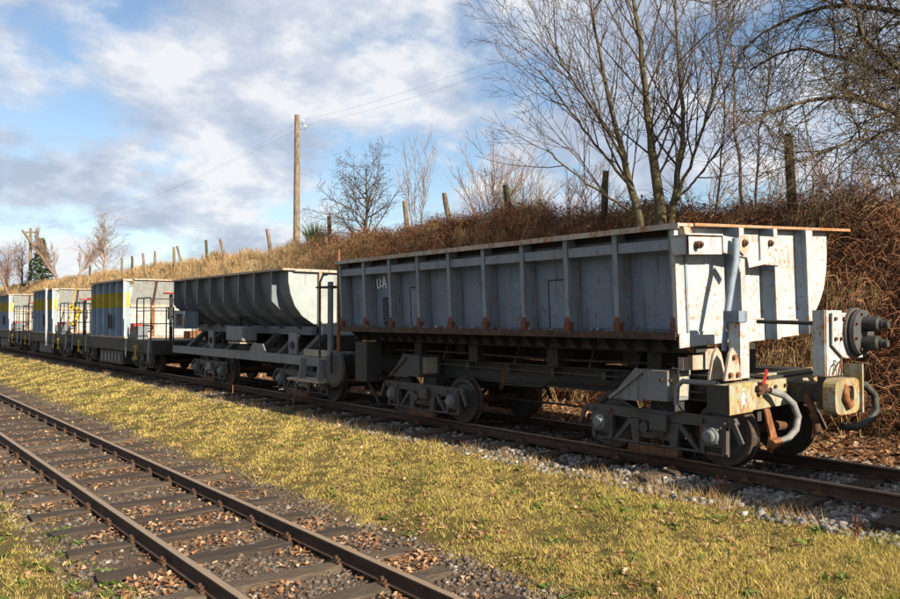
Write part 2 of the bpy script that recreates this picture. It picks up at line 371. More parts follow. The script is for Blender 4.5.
# ------------------------------------------------------------------ tracks
def rail_mesh(mb, xc, zt, y0, y1, s=1.0):
    P = [(-.036,0),(-.036,-.03),(-.010,-.045),(-.010,-.122),(-.066,-.138),(-.066,-.15),(.066,-.15),(.066,-.138),(.010,-.122),(.010,-.045),(.036,-.03),(.036,0)]
    P = [(xc+a*s, zt+b*s) for a, b in P]
    return mb.prism(P, 'y', y0, y1)
def sleeper_mesh(i):
    rng = random.Random(50+i); L = 1.50+rng.uniform(-.08,.06); w = .135; n = 12
    vs = []; fs = []
    for k in range(n):
        x = -L+2*L*k/(n-1); 
        for (yy, zz_) in ((-w,-.12),(-w,-.02),(-w+.03,0),(w-.03,0),(w,-.02),(w,-.12)):
            vs.append((x+rng.uniform(-.03,.03)*(k in (0,n-1)), yy+rng.uniform(-.02,.02)-(.03*rng.random() if yy > 0 and k in (0,n-1) else 0), zz_+rng.uniform(-.018,.008)))
    q = 6
    for k in range(n-1):
        for j in range(q-1): fs.append((k*q+j, k*q+j+1, (k+1)*q+j+1, (k+1)*q+j))
    fs.append(tuple(reversed(range(q)))); fs.append(tuple((n-1)*q+j for j in range(q)))
    fs = [tuple(reversed(f)) for f in fs]
    me = bpy.data.meshes.new('sleeper'); me.from_pydata(vs, [], fs); me.materials.append(M['sleeper']); me.update(); return me
SLM = [sleeper_mesh(i) for i in range(6)]
cm = MB().box(-.105,.105,-.085,.085,-.004,.018)
for sx in (-1, 1):
    cm.prism([(sx*.062,.018),(sx*.098,.018),(sx*.09,.046),(sx*.052,.05)], 'y', -.045, .045); cm.cyl((sx*.082,0,.04),(sx*.082,0,.075),.02,6)
clip_o = cm.build('rail_clip', M['rust']); clip_me = clip_o.data; bpy.data.objects.remove(clip_o)
def track(label, xn, xf, zt, y0, y1, step, clip_y, seed):
    rng = random.Random(seed)
    t = thing('railway_track', ((xn+xf)/2, 0, zt), label, 'railway track')
    for x in (xn, xf): rail_mesh(MB(), x, zt, -6, 120).build('rail', M['rail'], t)
    y = y0; k = 0
    while y < y1:
        o = bpy.data.objects.new('sleeper', SLM[rng.randrange(6)]); COL.objects.link(o); o.parent = t
        yy = y+rng.uniform(-.07,.07); xo = rng.uniform(-.05,.05)
        o.location = (xo, yy, -.154); o.rotation_euler = (0, R(rng.uniform(-.5,.5)), R(rng.uniform(-2.5,2.5))+(math.pi if rng.random() < .5 else 0))
        if yy < clip_y:
            for x in (xn, xf):
                c = bpy.data.objects.new('rail_clip', clip_me); COL.objects.link(c); c.parent = o
                fl = -1 if abs(o.rotation_euler.z) > 1 else 1
                c.location = ((x-(xn+xf)/2-xo)*fl, 0, .002)
        y += step; k += 1
    return t
FX = (2.87, 4.34); FZ = -.5
TX = (9.29, 10.83)
track('empty foreground railway track with brown rails on dark wooden sleepers', FX[0], FX[1], FZ, 3.3, 34, 1.02, 26, 3)
track('shaded railway track under the line of parked wagons', TX[0], TX[1], 0, -1.6, 40, 1.02, 13, 4)

# ------------------------------------------------------------------ wagons: shared running gear
WR = .42; XN, XF = TX
def wheel_at(root, x, y, outer):
    """outer = -1 when the outside face looks to -X"""
    s = outer
    pr = [(s*.075,.09),(s*.075,.13),(s*.03,.15),(s*.03,.31),(s*.07,.33),(s*.07,.40)]
    w = MB().lathe([(s*.09,0.0),(s*.09,.085)]+pr+[(-s*.05,.40)] if False else [(s*.10,.0),(s*.10,.085),(s*.04,.10),(s*.022,.16),(s*.022,.30),(s*.055,.335),(s*.055,.345),(-s*.06,.345),(-s*.03,.30),(-s*.03,.14),(-s*.08,.11),(-s*.08,.0)], (x,y,WR), 'x', 32).build('wheel', M['bogie'], root)
    MB().lathe([(s*.066,.34),(s*.068,WR-.012),(s*.06,WR),(-s*.035,WR+.004),(-s*.05,WR+.028),(-s*.07,WR+.03),(-s*.078,WR+.01),(-s*.078,.335)], (x,y,WR), 'x', 36).build('tyre', M['tyre'], w)
def bogie(root, yc, wb, detail=True, box=M['bogie']):
    ya, yb = yc-wb/2, yc+wb/2
    for y in (ya, yb):
        for x, s in ((XN+.0, -1), (XF, 1)): wheel_at(root, x+s*.0, y, s)
        MB().cyl((XN-.2,y,WR),(XF+.2,y,WR),.075,14).build('axle', M['rust'], root)
    for x, s in ((XN-.26, -1), (XF+.26, 1)):
        f = MB(); x0_, x1_ = x-.035, x+.035
        f.prism([(ya-.34,.60),(ya-.30,.67),(yb+.30,.67),(yb+.34,.60),(yb+.30,.555),(yc+.42,.52),(yc-.42,.52),(ya-.30,.555)], 'x', x0_, x1_)
        f.beam((x,ya-.2,.185),(x,yb+.2,.185),.035,.03)
        for y in (ya, yb):
            d = 1 if y == ya else -1
            f.prism([(y-.19,.56),(y-.19,.20),(y-.13,.16),(y-.13,.56)], 'x', x0_-.005, x1_+.005); f.prism([(y+.13,.56),(y+.13,.16),(y+.19,.20),(y+.19,.56)], 'x', x0_-.005, x1_+.005)
            f.prism([(y+d*.20,.18),(y+d*.26,.18),(y+d*.60,.53),(y+d*.50,.53)][::d], 'x', x0_+.01, x1_-.01); f.beam((x+.05*s,y-d*.30,.61),(x+.05*s,y-d*.42,.36),.04,.06)
            f.cyl((x+.03*s,y+.16,.60),(x+.07*s,y+.16,.60),.03,8); f.cyl((x+.03*s,y-.16,.60),(x+.07*s,y-.16,.60),.03,8)
        f.prism([(yc-.42,.53),(yc-.36,.16),(yc-.26,.16),(yc-.26,.53)], 'x', x0_, x1_); f.prism([(yc+.26,.53),(yc+.26,.16),(yc+.36,.16),(yc+.42,.53)], 'x', x0_, x1_)
        f.build('side_frame', M['bogie'], root)
        b = MB().box(min(x,x-.16*s),max(x,x-.16*s),yc-.255,yc+.255,.26,.655); b.box(min(x+.04*s,x+.12*s),max(x+.04*s,x+.12*s),yc-.26,yc+.02,.40,.62); b.cyl((x+.0*s,yc+.14,.42),(x+.09*s,yc+.14,.42),.07,12)
        b.build('bolster_box', box, root, .008)
        sp_ = MB()
        for k in (0,):
            pts = [(x-.0*s+.055*math.cos(a), yc+k+.055*math.sin(a), .15+.15*a/(2*math.pi*4)) for a in np.linspace(0, 2*math.pi*4, 40)]
            sp_.tube(pts, .013, 5)
        sp_.build('spring', M['rust'], root)
        for y in (ya, yb):
            ab = MB().box(min(x-.10*s,x+.06*s),max(x-.10*s,x+.06*s),y-.13,y+.13,.27,.57); ab.build('axle_box', M['bogie'], root, .012)
            ORG[ab and 'x'] = Vector((0,0,0))
            cap = MB().lathe([(0,.115),(s*.05,.115),(s*.06,.10),(s*.062,.085),(s*.095,.078),(s*.105,.06),(s*.107,0)], (x+.06*s,y,WR), 'x', 18, False)
            for a in range(4):
                cy, cz = y+.115*math.cos(a*math.pi/2+.78), WR+.115*math.sin(a*math.pi/2+.78); cap.cyl((x+.05*s,cy,cz),(x+.095*s,cy,cz),.02,6)
            cap.build('axle_cap', M['axcap'], root)
        br = MB().beam((x+.02*s,yc-.42,.115),(x+.02*s,yc+.42,.115),.12,.10); br.build('spring_plank', M['rust'], root, .01)
    MB().box(XN-.1,XF+.1,yc-.2,yc+.2,.52,.80).build('bolster', M['frame'], root)
    for y, d in ((ya, 1), (yb, -1)):
        q = MB()
        for x in (XN, XF):
            q.beam((x,y+d*.46,.25),(x,y+d*.46,.60),.10,.05); q.box(x-.06,x+.06,y+d*.445-.03,y+d*.445+.03,.26,.52)
        q.beam((XN-.08,y+d*.5,.30),(XF+.08,y+d*.5,.30),.06,.06); q.build('brake_gear', M['dark'], root)

# ------------------------------------------------------------------ wagon 1: tipping ballast wagon
def build_tipper():
    Y0, Y1 = 6.16, 14.72                     # body ends
    t = thing('tipping_wagon', (10.05, 10.4, 0), 'nearest grey side-tipping wagon with ribbed side and sunlit rusty end', 'wagon')
    A = R(3.0); ca, sa = math.cos(A), math.sin(A)
    T = Matrix(((ca,0,-sa,8.70),(0,1,0,0),(sa,0,ca,1.72),(0,0,0,1)))       # body frame: x across, z up, leaning to the near side
    def B(): return MB(T)
    dp = .26                                 # rib depth
    # trough sheet
    prof = [(dp,1.36),(dp,.0),(.55,-.12),(3.30,-.16),(3.75,.18),(4.02,.50),(4.14,.90),(4.18,1.40)]
    th = .012; ins = [(dp+th,1.36),(dp+th,.02),(.56,-.10),(3.29,-.14),(3.73,.19),(4.00,.51),(4.12,.90),(4.16,1.40)]
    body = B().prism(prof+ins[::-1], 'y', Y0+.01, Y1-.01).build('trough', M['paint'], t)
    B().box(.56,3.3,Y0+.05,Y1-.05,-.09,.25).build('load_bed', M['rust'], t)
    # near rim
    rm = B(); rm.box(-.06,dp+.05,Y0-.13,Y1+.06,1.425,1.465); rm.box(-.075,-.055,Y0-.13,Y1+.06,1.395,1.47); rm.build('top_rim', M['paint_rim'], t)
    B().box(dp-.05,dp+.045,Y0-.0,Y1,1.33,1.424).build('rim_channel', M['dark'], t)
    M['rim_rust'] = m_paint('rust-eaten rim', (.30,.24,.18), 1.9, .5, (.27,.105,.035))
    rm = B(); rm.box(4.06,4.68,Y0-.158,Y1+.06,1.43,1.47); rm.build('top_rim', M['rim_rust'], t)
    ribs = [Y0+.03+(Y1-Y0-.06)*k/9 for k in range(10)]
    for k, y in enumerate(ribs):
        r = B(); r.box(0,dp-.004,y-.012,y+.012,.02,1.42); r.box(-.014,0,y-.042,y+.042,.02,1.42)
        r.box(dp-.05,dp-.006,y-.05,y+.05,.03,1.3)
        ro = r.build('rib', M['rib'], t)
        B().box(-.03,-.015,y-.036,y+.036,.03,.24).box(-.03,.05,y-.056,y-.044,.03,.17).box(-.03,.05,y+.044,y+.056,.03,.17).build('rib_foot', M['paint_rust'], ro)
    for a, b in zip(ribs[:-1], ribs[1:]):
        B().box(.005,.03,a+.045,b-.045,1.13,1.27).build('stringer', M['rib'], t)
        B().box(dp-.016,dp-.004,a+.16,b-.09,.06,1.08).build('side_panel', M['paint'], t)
    # hatches
    def hatch(k, w0, w1, z1):
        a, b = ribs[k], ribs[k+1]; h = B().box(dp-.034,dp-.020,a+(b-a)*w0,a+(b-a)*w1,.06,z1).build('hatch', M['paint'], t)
        y0_, y1_ = a+(b-a)*w0, a+(b-a)*w1
        B().box(dp-.040,dp-.0345,y0_-.012,y1_+.012,z1,z1+.022).build('hatch_edge', M['dark'], h); B().box(dp-.040,dp-.0345,y1_,y1_+.02,.06,z1-.002).build('hatch_edge', M['dark'], h)
        return h, y0_, y1_
    hatch(2, .10, .62, .80); hatch(6, .08, .60, .80)
    h, ya, yb = hatch(7, .08, .62, .62)
    gm = B(); W_, H_ = yb-ya, .56
    for i in range(-6, 7):
        for sgn in (1, -1):
            yc = ya+W_/2+i*.09; p = [(yc-sgn*.28, .06), (yc+sgn*.28, .62)]
            q = []
            (u0, v0), (u1, v1) = p
            tt = []
            for ed in (ya, yb):
                if abs(u1-u0) > 1e-6: tt.append((ed-u0)/(u1-u0))
            t0, t1 = max(0, min(tt)), min(1, max(tt))
            if t1-t0 > .05: gm.beam((dp-.042,u0+(u1-u0)*t0,v0+(v1-v0)*t0),(dp-.042,u0+(u1-u0)*t1,v0+(v1-v0)*t1),.012,.012,(1,0,0))
    gm.build('mesh_grille', M['black'], h)
    # chalked letters U:A in the second bay from the far end
    lx = dp-.038; y0_ = ribs[8]-.16; k = .19
    tx = B()
    def st(a, b): tx.beam((lx,y0_-a[0]*k,.84+a[1]*k),(lx,y0_-b[0]*k,.84+b[1]*k),.022,.008,(1,0,0))
    for a, b in (((0,1),(0,.2)),((0,.2),(.15,0)),((.15,0),(.45,0)),((.45,0),(.58,.2)),((.58,.2),(.58,1)),((.85,.12),(.85,.28)),((.85,.62),(.85,.78)),((1.1,0),(1.4,1.25)),((1.4,1.25),(1.75,-.1)),((1.22,.42),(1.62,.42))): st(a, b)
    tx.build('chalk_lettering', M['chalk'], t)
    # ledge, sill and gussets
    lg = B(); lg.box(-.03,dp+.25,Y0,Y1,-.012,.018); lg.box(-.045,-.03,Y0,Y1,-.055,.045); lg.build('ledge', M['ledge'], t)
    B().prism([(.03,-.06),(.34,-.25),(.40,-.25),(.40,-.06)], 'y', Y0+.03, Y0+.05).build('corner_plate', M['rust_bright'], t)
    B().prism([(.30,-.02),(.30,-.24),(.34,-.27),(.75,-.27),(.75,-.02)], 'y', Y0+.06, Y1).build('sill', M['frame'], t)
    n = 26
    for k in range(1, n):
        y = Y0+(Y1-Y0)*k/n
        g = B(); g.prism([(-.01,-.02),(.30,-.02),(.30,-.25),(.24,-.25)], 'y', y-.008, y+.008); g.build('gusset', M['frame'], t)
    # front end wall with curved far edge, end ribs
    cur = [(3.50,.02),(3.66,.10),(3.86,.28),(4.02,.50),(4.12,.78),(4.16,1.05),(4.17,1.42)]
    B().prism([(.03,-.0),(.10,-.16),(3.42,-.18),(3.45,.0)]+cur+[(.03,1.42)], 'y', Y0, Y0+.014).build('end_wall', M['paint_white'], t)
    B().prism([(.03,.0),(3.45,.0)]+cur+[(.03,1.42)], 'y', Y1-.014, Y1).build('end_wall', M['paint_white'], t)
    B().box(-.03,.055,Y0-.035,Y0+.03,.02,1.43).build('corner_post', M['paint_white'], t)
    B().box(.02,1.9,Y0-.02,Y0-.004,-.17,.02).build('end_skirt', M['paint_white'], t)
    B().box(.26,4.055,Y0-.16,Y0+.05,1.432,1.468).build('end_rim', M['rim_rust'], t)
    rm = B(); rm.prism([(.05,1.44),(.18,1.47),(.24,1.35),(.10,1.30)], 'y', Y0-.12, Y0-.02); rm.build('rim_corner', M['paint_rim'], t)
    for x0, x1, dd, z0 in ((1.17,1.29,.24,-.19),(2.08,2.18,.24,-.19),(3.10,3.30,.20,-.18)):
        r = B().box(x0,x1,Y0-dd,Y0-dd+.016,z0,1.42).build('end_rib', M['paint_white'], t); B().box(x0+.002,x0+.02,Y0-dd+.017,Y0-.002,z0,1.42).build('rib_web', M['paint'], r)  # web and flange share one paint; darker web colour stands for shade
    B().box(3.12,3.42,Y0-.30,Y0-.20,-.17,.02).build('rib_foot', M['paint_white'], t)
    B().box(1.32,2.07,Y0-.05,Y0-.016,-.2,.12).build('end_skirt', M['paint_white'], t)
    B().box(2.2,3.09,Y0-.035,Y0-.016,-.2,.05).build('end_skirt', M['paint_white'], t)
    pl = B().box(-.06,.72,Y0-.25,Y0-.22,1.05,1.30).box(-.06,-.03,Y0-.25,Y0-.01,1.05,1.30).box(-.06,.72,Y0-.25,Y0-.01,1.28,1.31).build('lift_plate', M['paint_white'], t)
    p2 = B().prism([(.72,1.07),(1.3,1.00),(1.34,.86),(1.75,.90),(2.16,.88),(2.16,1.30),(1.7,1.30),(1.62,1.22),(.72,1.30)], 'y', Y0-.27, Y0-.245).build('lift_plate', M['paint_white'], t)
    for px_, pz in ((.12,1.17),(1.18,1.20),(1.85,1.20)):
        b = B().cyl((px_,Y0-.33,pz),(px_,Y0-.25,pz),.05,12); b.cyl((px_,Y0-.36,pz),(px_,Y0-.33,pz),.028,8); b.build('bolt', M['rust'], t)
    B().prism([(1.06,1.30),(1.06,1.10),(1.18,1.03),(1.30,1.10),(1.30,1.30)], 'y', Y0-.30, Y0-.275).build('pivot_lug', M['cream'], t)
    B().prism([(1.70,1.02),(1.92,1.27),(1.85,1.30),(1.60,1.30),(1.60,.96)], 'y', Y0-.30, Y0-.275).build('pivot_lug', M['paint_white'], t)
    for px_, pz, d in ((.4,.55,.0),): pass
    # tipping lever
    lv = MB().tube([(9.52,5.80,3.02),(9.50,5.80,2.72),(9.38,5.79,2.40),(9.25,5.77,2.0),(9.13,5.75,1.52)], [.05,.055,.05,.042,.035], 10)
    lv.build('tipping_lever', M['paint'], t)
    MB().beam((9.56,5.82,2.78),(9.72,5.88,2.60),.04,.10).build('lever_arm', M['paint_white'], t)
    # ---------------- underframe
    Yh = 5.46
    UT = Matrix.Translation((10.05,0,1.0)) @ Matrix.Rotation(-R(1.2), 4, 'Y') @ Matrix.Translation((-10.05,0,-1.0))
    def U(): return MB(UT)
    hs = U().box(8.62,11.42,Yh-.09,Yh-.07,.80,1.15); hs.box(8.62,11.42,Yh-.07,Yh+.10,1.12,1.15); hs.box(8.62,11.42,Yh-.07,Yh+.10,.80,.83); hs.build('headstock', M['olive'], t)
    U().box(8.60,9.12,Yh-.115,Yh-.094,.79,1.17).build('headstock_plate', M['olive'], t)
    U().box(8.60,8.62,Yh-.11,Yh+.2,.80,1.15).build('headstock_end', M['frame'], t)
    ar = U(); ar.prism([(8.84,.98),(8.90,1.06),(8.96,.98),(8.92,.98),(8.95,.90),(8.85,.90),(8.88,.98)], 'y', Yh-.122, Yh-.118); ar.box(8.87,8.93,Yh-.122,Yh-.118,1.075,1.095)
    ar.build('painted_mark', M['mark'], t)
    U().box(9.35,9.62,Yh-.096,Yh-.0925,1.02,1.05).box(9.35,9.58,Yh-.096,Yh-.0925,.97,.99).build('painted_mark', M['mark'], t)
    for x in (9.7, 9.95, 10.3, 10.7, 11.1):
        U().cyl((x,Yh-.12,1.06),(x,Yh-.09,1.06),.026,6).build('bolt', M['rust'], t)
    dk = U().box(9.62,11.4,Yh-.05,6.9,1.16,1.185); dk.build('deck_plate', M['frame'], t)
    U().box(9.7,11.4,5.5,5.62,1.188,1.215).build('deck_rail', M['olive'], t)
    for x0 in (9.55, 10.32):
        b = MB(); b.box(x0,x0+.02,5.6,14.9,.80,1.15); b.box(x0-.09,x0+.11,5.6,14.9,1.13,1.155); b.box(x0-.09,x0+.11,5.6,14.9,.795,.82); b.build('main_sill', M['frame'], t)
    MB().box(8.9,11.2,14.8,14.95,.80,1.15).build('headstock', M['frame'], t)
    for k, y in enumerate((6.9, 8.9, 10.9, 12.6, 14.0)):
        MB().box(9.2,11.2,y-.12,y+.12,1.16,1.5).build('cross_bearer', M['dark'], t)
    for y in (7.6, 11.7): MB().cyl((9.55,y,1.36),(11.0,y,1.36),.15,14).build('tipping_cylinder', M['dark'], t)
    MB().tube([(9.3,6.6,1.3),(9.3,9,1.27),(9.3,12,1.3),(9.3,13.5,1.28)], .025, 6).build('air_pipe', M['dark'], t)
    # slotted brackets by each bogie
    for yb, m in ((6.72, 'bogie_light'), (12.45, 'bogie')):
        br = MB()
        for a, b in ((.0,.15),(.32,.47)):
            br.prism([(yb+.78,.82),(yb+.74,.77),(yb+.22,.77),(yb+.20,1.22),(yb+.36,1.24)], 'x', 9.0+a*.0, 9.02) if a == 0 else None
        br.prism([(yb+.82,.80),(yb+.80,.76),(yb+.18,1.20),(yb+.20,1.24)], 'x', 8.96, 9.12)
        br.prism([(yb+.82,.80),(yb+.80,.76),(yb+.18,1.20),(yb+.20,1.24)], 'x', 9.32, 9.48)
        br.prism([(yb+.82,.80),(yb+.80,.76),(yb+.62,.89),(yb+.64,.93)], 'x', 9.12, 9.32)
        br.prism([(yb+.32,1.155),(yb+.30,1.11),(yb+.18,1.20),(yb+.20,1.24)], 'x', 9.12, 9.32)
        br.build('slotted_bracket', M[m], t)
        MB().box(8.96,9.5,yb-.22,yb+.19,.80,1.23).build('bracket_box', M['bogie_light'] if yb < 8 else M['bogie'], t, .01)
        MB().box(9.04,9.40,yb-.235,yb-.222,.86,1.18).build('bracket_face', M['cream'], t)
    MB().tube([(8.98,6.38,.78),(8.98,6.36,1.02),(8.98,6.28,1.10),(8.98,5.75,1.10)], .035, 10).build('bent_pipe', M['bogie_light'], t)
    for a, b, z0, z1 in ((9.0,9.12,1.24,1.42),(9.22,9.46,1.24,1.44),(9.52,9.85,1.24,1.52)):
        MB().box(a,b,6.28,6.36,z0,z1).build('stop_block', M['cream'], t)
    # lever foot, latch post
    ft = MB().prism([(8.66,1.17),(9.04,1.17),(9.00,1.32),(8.93,1.50),(8.84,1.58),(8.76,1.50),(8.70,1.32)], 'y', 5.44, 5.47)
    ft.prism([(8.66,1.17),(9.04,1.17),(9.00,1.32),(8.93,1.50),(8.84,1.58),(8.76,1.50),(8.70,1.32)], 'y', 5.66, 5.69); ft.build('lever_foot', M['cream'], t)
    for x, z in ((8.85,1.46),(8.76,1.24),(8.93,1.24)): MB().cyl((x,5.40,z),(x,5.44,z),.032,8).build('bolt', M['rust_bright'], t)
    ps = MB().box(9.04,9.06,5.46,5.62,1.18,1.90); ps.box(9.06,9.25,5.46,5.48,1.18,1.90); ps.build('latch_post', M['paint_white'], t)
    MB().box(8.98,9.18,5.44,5.66,1.90,2.04).build('latch_box', M['paint'], t)
    MB().box(9.18,9.55,5.60,5.64,1.84,1.98).build('latch_arm', M['paint_white'], t)
    MB().box(9.85,10.15,5.9,6.05,1.2,1.6).build('support_block', M['dark'], t)
    # coupler
    cp = MB().box(10.02,10.40,4.9,5.4,.86,1.10); cp.box(9.95,10.47,4.82,4.93,.78,1.2); cp.build('coupler_shank', M['dark'], t)
    hd = MB()
    for q, w in ((4.66,.16),):
        out = []
        for k in range(24):
            a = 2*math.pi*k/24; cx, cz = math.cos(a), math.sin(a); e = .45
            out.append((10.20+.34*math.copysign(abs(cx)**e, cx), .95+.23*math.copysign(abs(cz)**e, cz)))
        inn = [(10.23+(x-10.20)*.42, .97+(z-.95)*.48) for x, z in out]
        n = 24
        vs = [(x,q,z) for x, z in out]+[(x,q,z) for x, z in inn]+[(x,q+w,z) for x, z in out]+[(x,q+w,z) for x, z in inn]
        fs = []
        for k in range(n):
            j = (k+1)%n
            fs += [(k,j,n+j,n+k),(2*n+j,2*n+k,3*n+k,3*n+j),(j,k,2*n+k,2*n+j),(n+k,n+j,3*n+j,3*n+k)]
        hd.add(vs, fs)
    hd.build('coupler_head', M['olive'], t)
    MB().tube([(10.30,4.72,1.02),(10.12,4.66,1.06),(10.06,4.62,.94),(10.16,4.64,.82),(10.32,4.68,.84)], .045, 10).build('coupler_hook', M['rust_bright'], t)
    MB().box(10.52,10.56,4.62,4.86,.72,1.35).build('coupler_guide', M['olive'], t)
    tw = MB().box(10.02,10.035,4.86,5.02,1.2,2.05); tw.box(10.035,10.46,4.845,4.86,1.2,2.05); tw.build('connector_post', M['paint_white'], t)
    MB().prism([(10.1,1.60),(10.42,1.42),(10.95,1.42),(10.95,2.02),(10.1,2.02)], 'y', 4.80, 4.82).build('connector_plate', M['paint_white'], t)
    for x, z in ((10.17,1.94),(10.17,1.68),(10.40,1.94),(10.32,1.68)): MB().cyl((x,4.77,z),(x,4.80,z),.025,8).build('bolt', M['rust'], t)
    fl = MB().lathe([(.03,0),(.03,.30),(-.03,.30),(-.03,0)], (10.70,4.70,1.76), 'y', 32); fl.lathe([(.05,.33),(-.0,.33),(-.0,.30),(.05,.30)], (10.70,4.76,1.76), 'y', 32); fl.build('connector_disc', M['bogie'], t)
    for k in range(8):
        a = k*math.pi/4+.3; MB().cyl((10.70+.25*math.cos(a),4.64,1.76+.25*math.sin(a)),(10.70+.25*math.cos(a),4.67,1.76+.25*math.sin(a)),.02,6).build('bolt', M['rust'], t)
    for x, z in ((10.72,1.87),(10.70,1.62)):
        MB().lathe([(0,.10),(-.18,.10),(-.20,.085),(-.20,.06),(-.24,.06),(-.24,.045),(-.30,.045),(-.30,0)], (x,4.67,z), 'y', 18).build('connector_plug', M['rubber'], t)
    MB().cyl((10.3,5.0,1.88),(10.3,5.95,1.90),.03,10).build('control_rod', M['frame'], t)
    MB().tube([(10.08,4.80,1.22),(10.14,4.76,1.36),(10.24,4.76,1.40),(10.30,4.78,1.28),(10.28,4.78,1.20)], .012, 6).build('chain_ring', M['rust'], t)
    MB().tube([(10.2,4.78,1.2),(10.22,4.74,1.45),(10.30,4.74,1.43)], .012, 6).build('chain_ring', M['rust'], t)
    # brake hoses
    ck = MB().cyl((9.34,5.30,1.12),(9.30,5.36,.98),.05,10); ck.cyl((9.22,5.34,1.06),(9.44,5.30,1.02),.035,10); ck.build('brake_cock', M['rust'], t)
    MB().beam((9.30,5.30,1.10),(9.32,5.26,1.30),.025,.035).build('cock_handle', M['red'], t)
    MB().tube([(9.42,5.28,1.02),(9.60,5.20,.96),(9.74,5.14,.84),(9.78,5.10,.68),(9.72,5.10,.52),(9.56,5.12,.42),(9.40,5.16,.38)], .045, 12).build('brake_hose', M['hose'], t)
    MB().cyl((9.42,5.16,.39),(9.28,5.18,.36),.06,10).build('hose_coupling', M['rust_bright'], t)
    MB().tube([(10.55,4.80,1.08),(10.78,4.70,1.06),(10.92,4.64,.92),(10.92,4.62,.72),(10.78,4.66,.58),(10.55,4.72,.52),(10.3,4.78,.54)], .05, 12).build('brake_hose', M['rubber'], t)
    MB().tube([(10.0,5.1,.95),(9.98,4.98,.7),(10.0,4.96,.45)], .05, 10).build('coupler_chain', M['rust'], t)
    sw = MB().prism([(9.22,.80),(9.34,.80),(9.52,.42),(9.40,.22),(9.30,.30),(9.36,.45)], 'y', 5.24, 5.27); sw.build('rail_guard', M['rust_bright'], t)
    for a in (9.5, 10.9): MB().box(a,a+.1,5.5,5.56,.6,.8).build('guard_bracket', M['frame'], t)
    # rear end fittings
    MB().tube([(8.75,14.85,.8),(8.75,14.95,2.0),(8.75,14.95,2.1)], .02, 6).build('grab_rail', M['frame'], t)
    MB().box(8.72,9.1,13.75,14.2,.62,1.45).build('control_cabinet', M['frame'], t, .01)
    MB().tube([(8.9,14.0,.64),(9.0,13.85,.35),(9.05,13.75,.12)], .035, 8).build('drain_pipe', M['frame'], t)
    MB().tube([(9.42,7.7,1.05),(9.42,11.2,1.04),(9.42,13.6,1.06)], .018, 6).build('brake_pipe', M['bogie'], t)
    MB().tube([(9.46,5.7,.92),(9.46,9.2,.90),(9.46,9.4,.78),(9.46,10.4,.76)], .022, 6).build('brake_pipe', M['dark'], t)
    for y in (8.0, 9.1, 10.2, 11.3): MB().box(9.40,9.545,y-.03,y+.03,.99,1.11).build('pipe_clamp', M['bogie'], t)
    MB().beam((9.9,7.5,.46),(9.9,11.4,.46),.05,.03).build('brake_rod', M['dark'], t)
    MB().beam((9.2,10.0,1.15),(9.12,10.05,.72),.03,.06).build('release_lever', M['rust'], t)
    for y in (7.3, 8.2, 9.9, 11.9, 13.3):
        MB().prism([(9.28,1.16),(9.52,1.16),(9.52,1.52),(9.44,1.52)], 'y', y-.02, y+.02).build('bearer_gusset', M['frame'], t)
    for y, z in ((6.45,.98),(6.60,.98)): MB().cyl((8.93,y,z+.12),(8.96,y,z+.12),.022,6).build('bolt', M['rust'], t)
    for y in (6.3, 6.6, 6.9, 7.2): MB().tube([(9.05,y,.66),(9.06,y+.08,.74),(9.14,y+.16,.80)], .012, 5).build('brake_cable', M['rubber'], t)
    MB().tube([(8.95,6.2,.72),(8.93,6.6,.60),(8.95,7.0,.66),(8.98,7.4,.78)], .014, 5).build('brake_cable', M['rubber'], t)
    for y in (6.55, 6.95, 12.0, 12.4): MB().tube([(9.10,y,.42),(9.02,y+.05,.36),(9.05,y+.1,.22)], .02, 5).build('brake_hanger', M['rust'], t)
    bogie(t, 6.76, 1.86); bogie(t, 12.2, 1.92)
    return t
tipper = build_tipper()
# low-sided wagon coupled in front, just past the right edge; its shadow lies on the track ahead of the tipper
def build_flat():
    t = thing('low_sided_wagon', (10.05, -2.6, 0), 'low-sided grey wagon coupled ahead, just past the right edge', 'wagon')
    a, b = -7.8, 2.55
    MB().box(8.66,11.44,a,b,1.10,1.20).build('deck', M['frame'], t)
    for x in (8.62, 11.44):
        MB().box(x,x+.04,a,b,1.0,1.70).build('side_board', M['paint'], t)
        for k in range(9): MB().box(x-.03 if x < 10 else x+.04, x if x < 10 else x+.07, a+.2+k*1.23,a+.3+k*1.23,.95,1.72).build('stake', M['paint'], t)
    for y in (a, b-.05): MB().box(8.66,11.44,y,y+.05,1.2,1.70).build('end_board', M['paint_white'], t)
    for x in (9.5, 10.45): MB().box(x,x+.15,a,b,.75,1.10).build('main_sill', M['frame'], t)
    for y in (a, b-.12): MB().box(8.75,11.35,y,y+.12,.78,1.095).build('headstock', M['frame'], t)
    for y, s in ((a, -1), (b, 1)):
        for x in (9.2, 10.9): MB().lathe([(0,.07),(s*.4,.07),(s*.4,.2),(s*.46,.2),(s*.46,0)], (x,y,.95), 'y', 16).build('buffer', M['dark'], t)
        MB().box(9.95,10.15,min(y,y+s*.6),max(y,y+s*.6),.85,1.05).build('coupler', M['dark'], t)
    bogie(t, -5.9, 1.8); bogie(t, .7, 1.8)
build_flat()

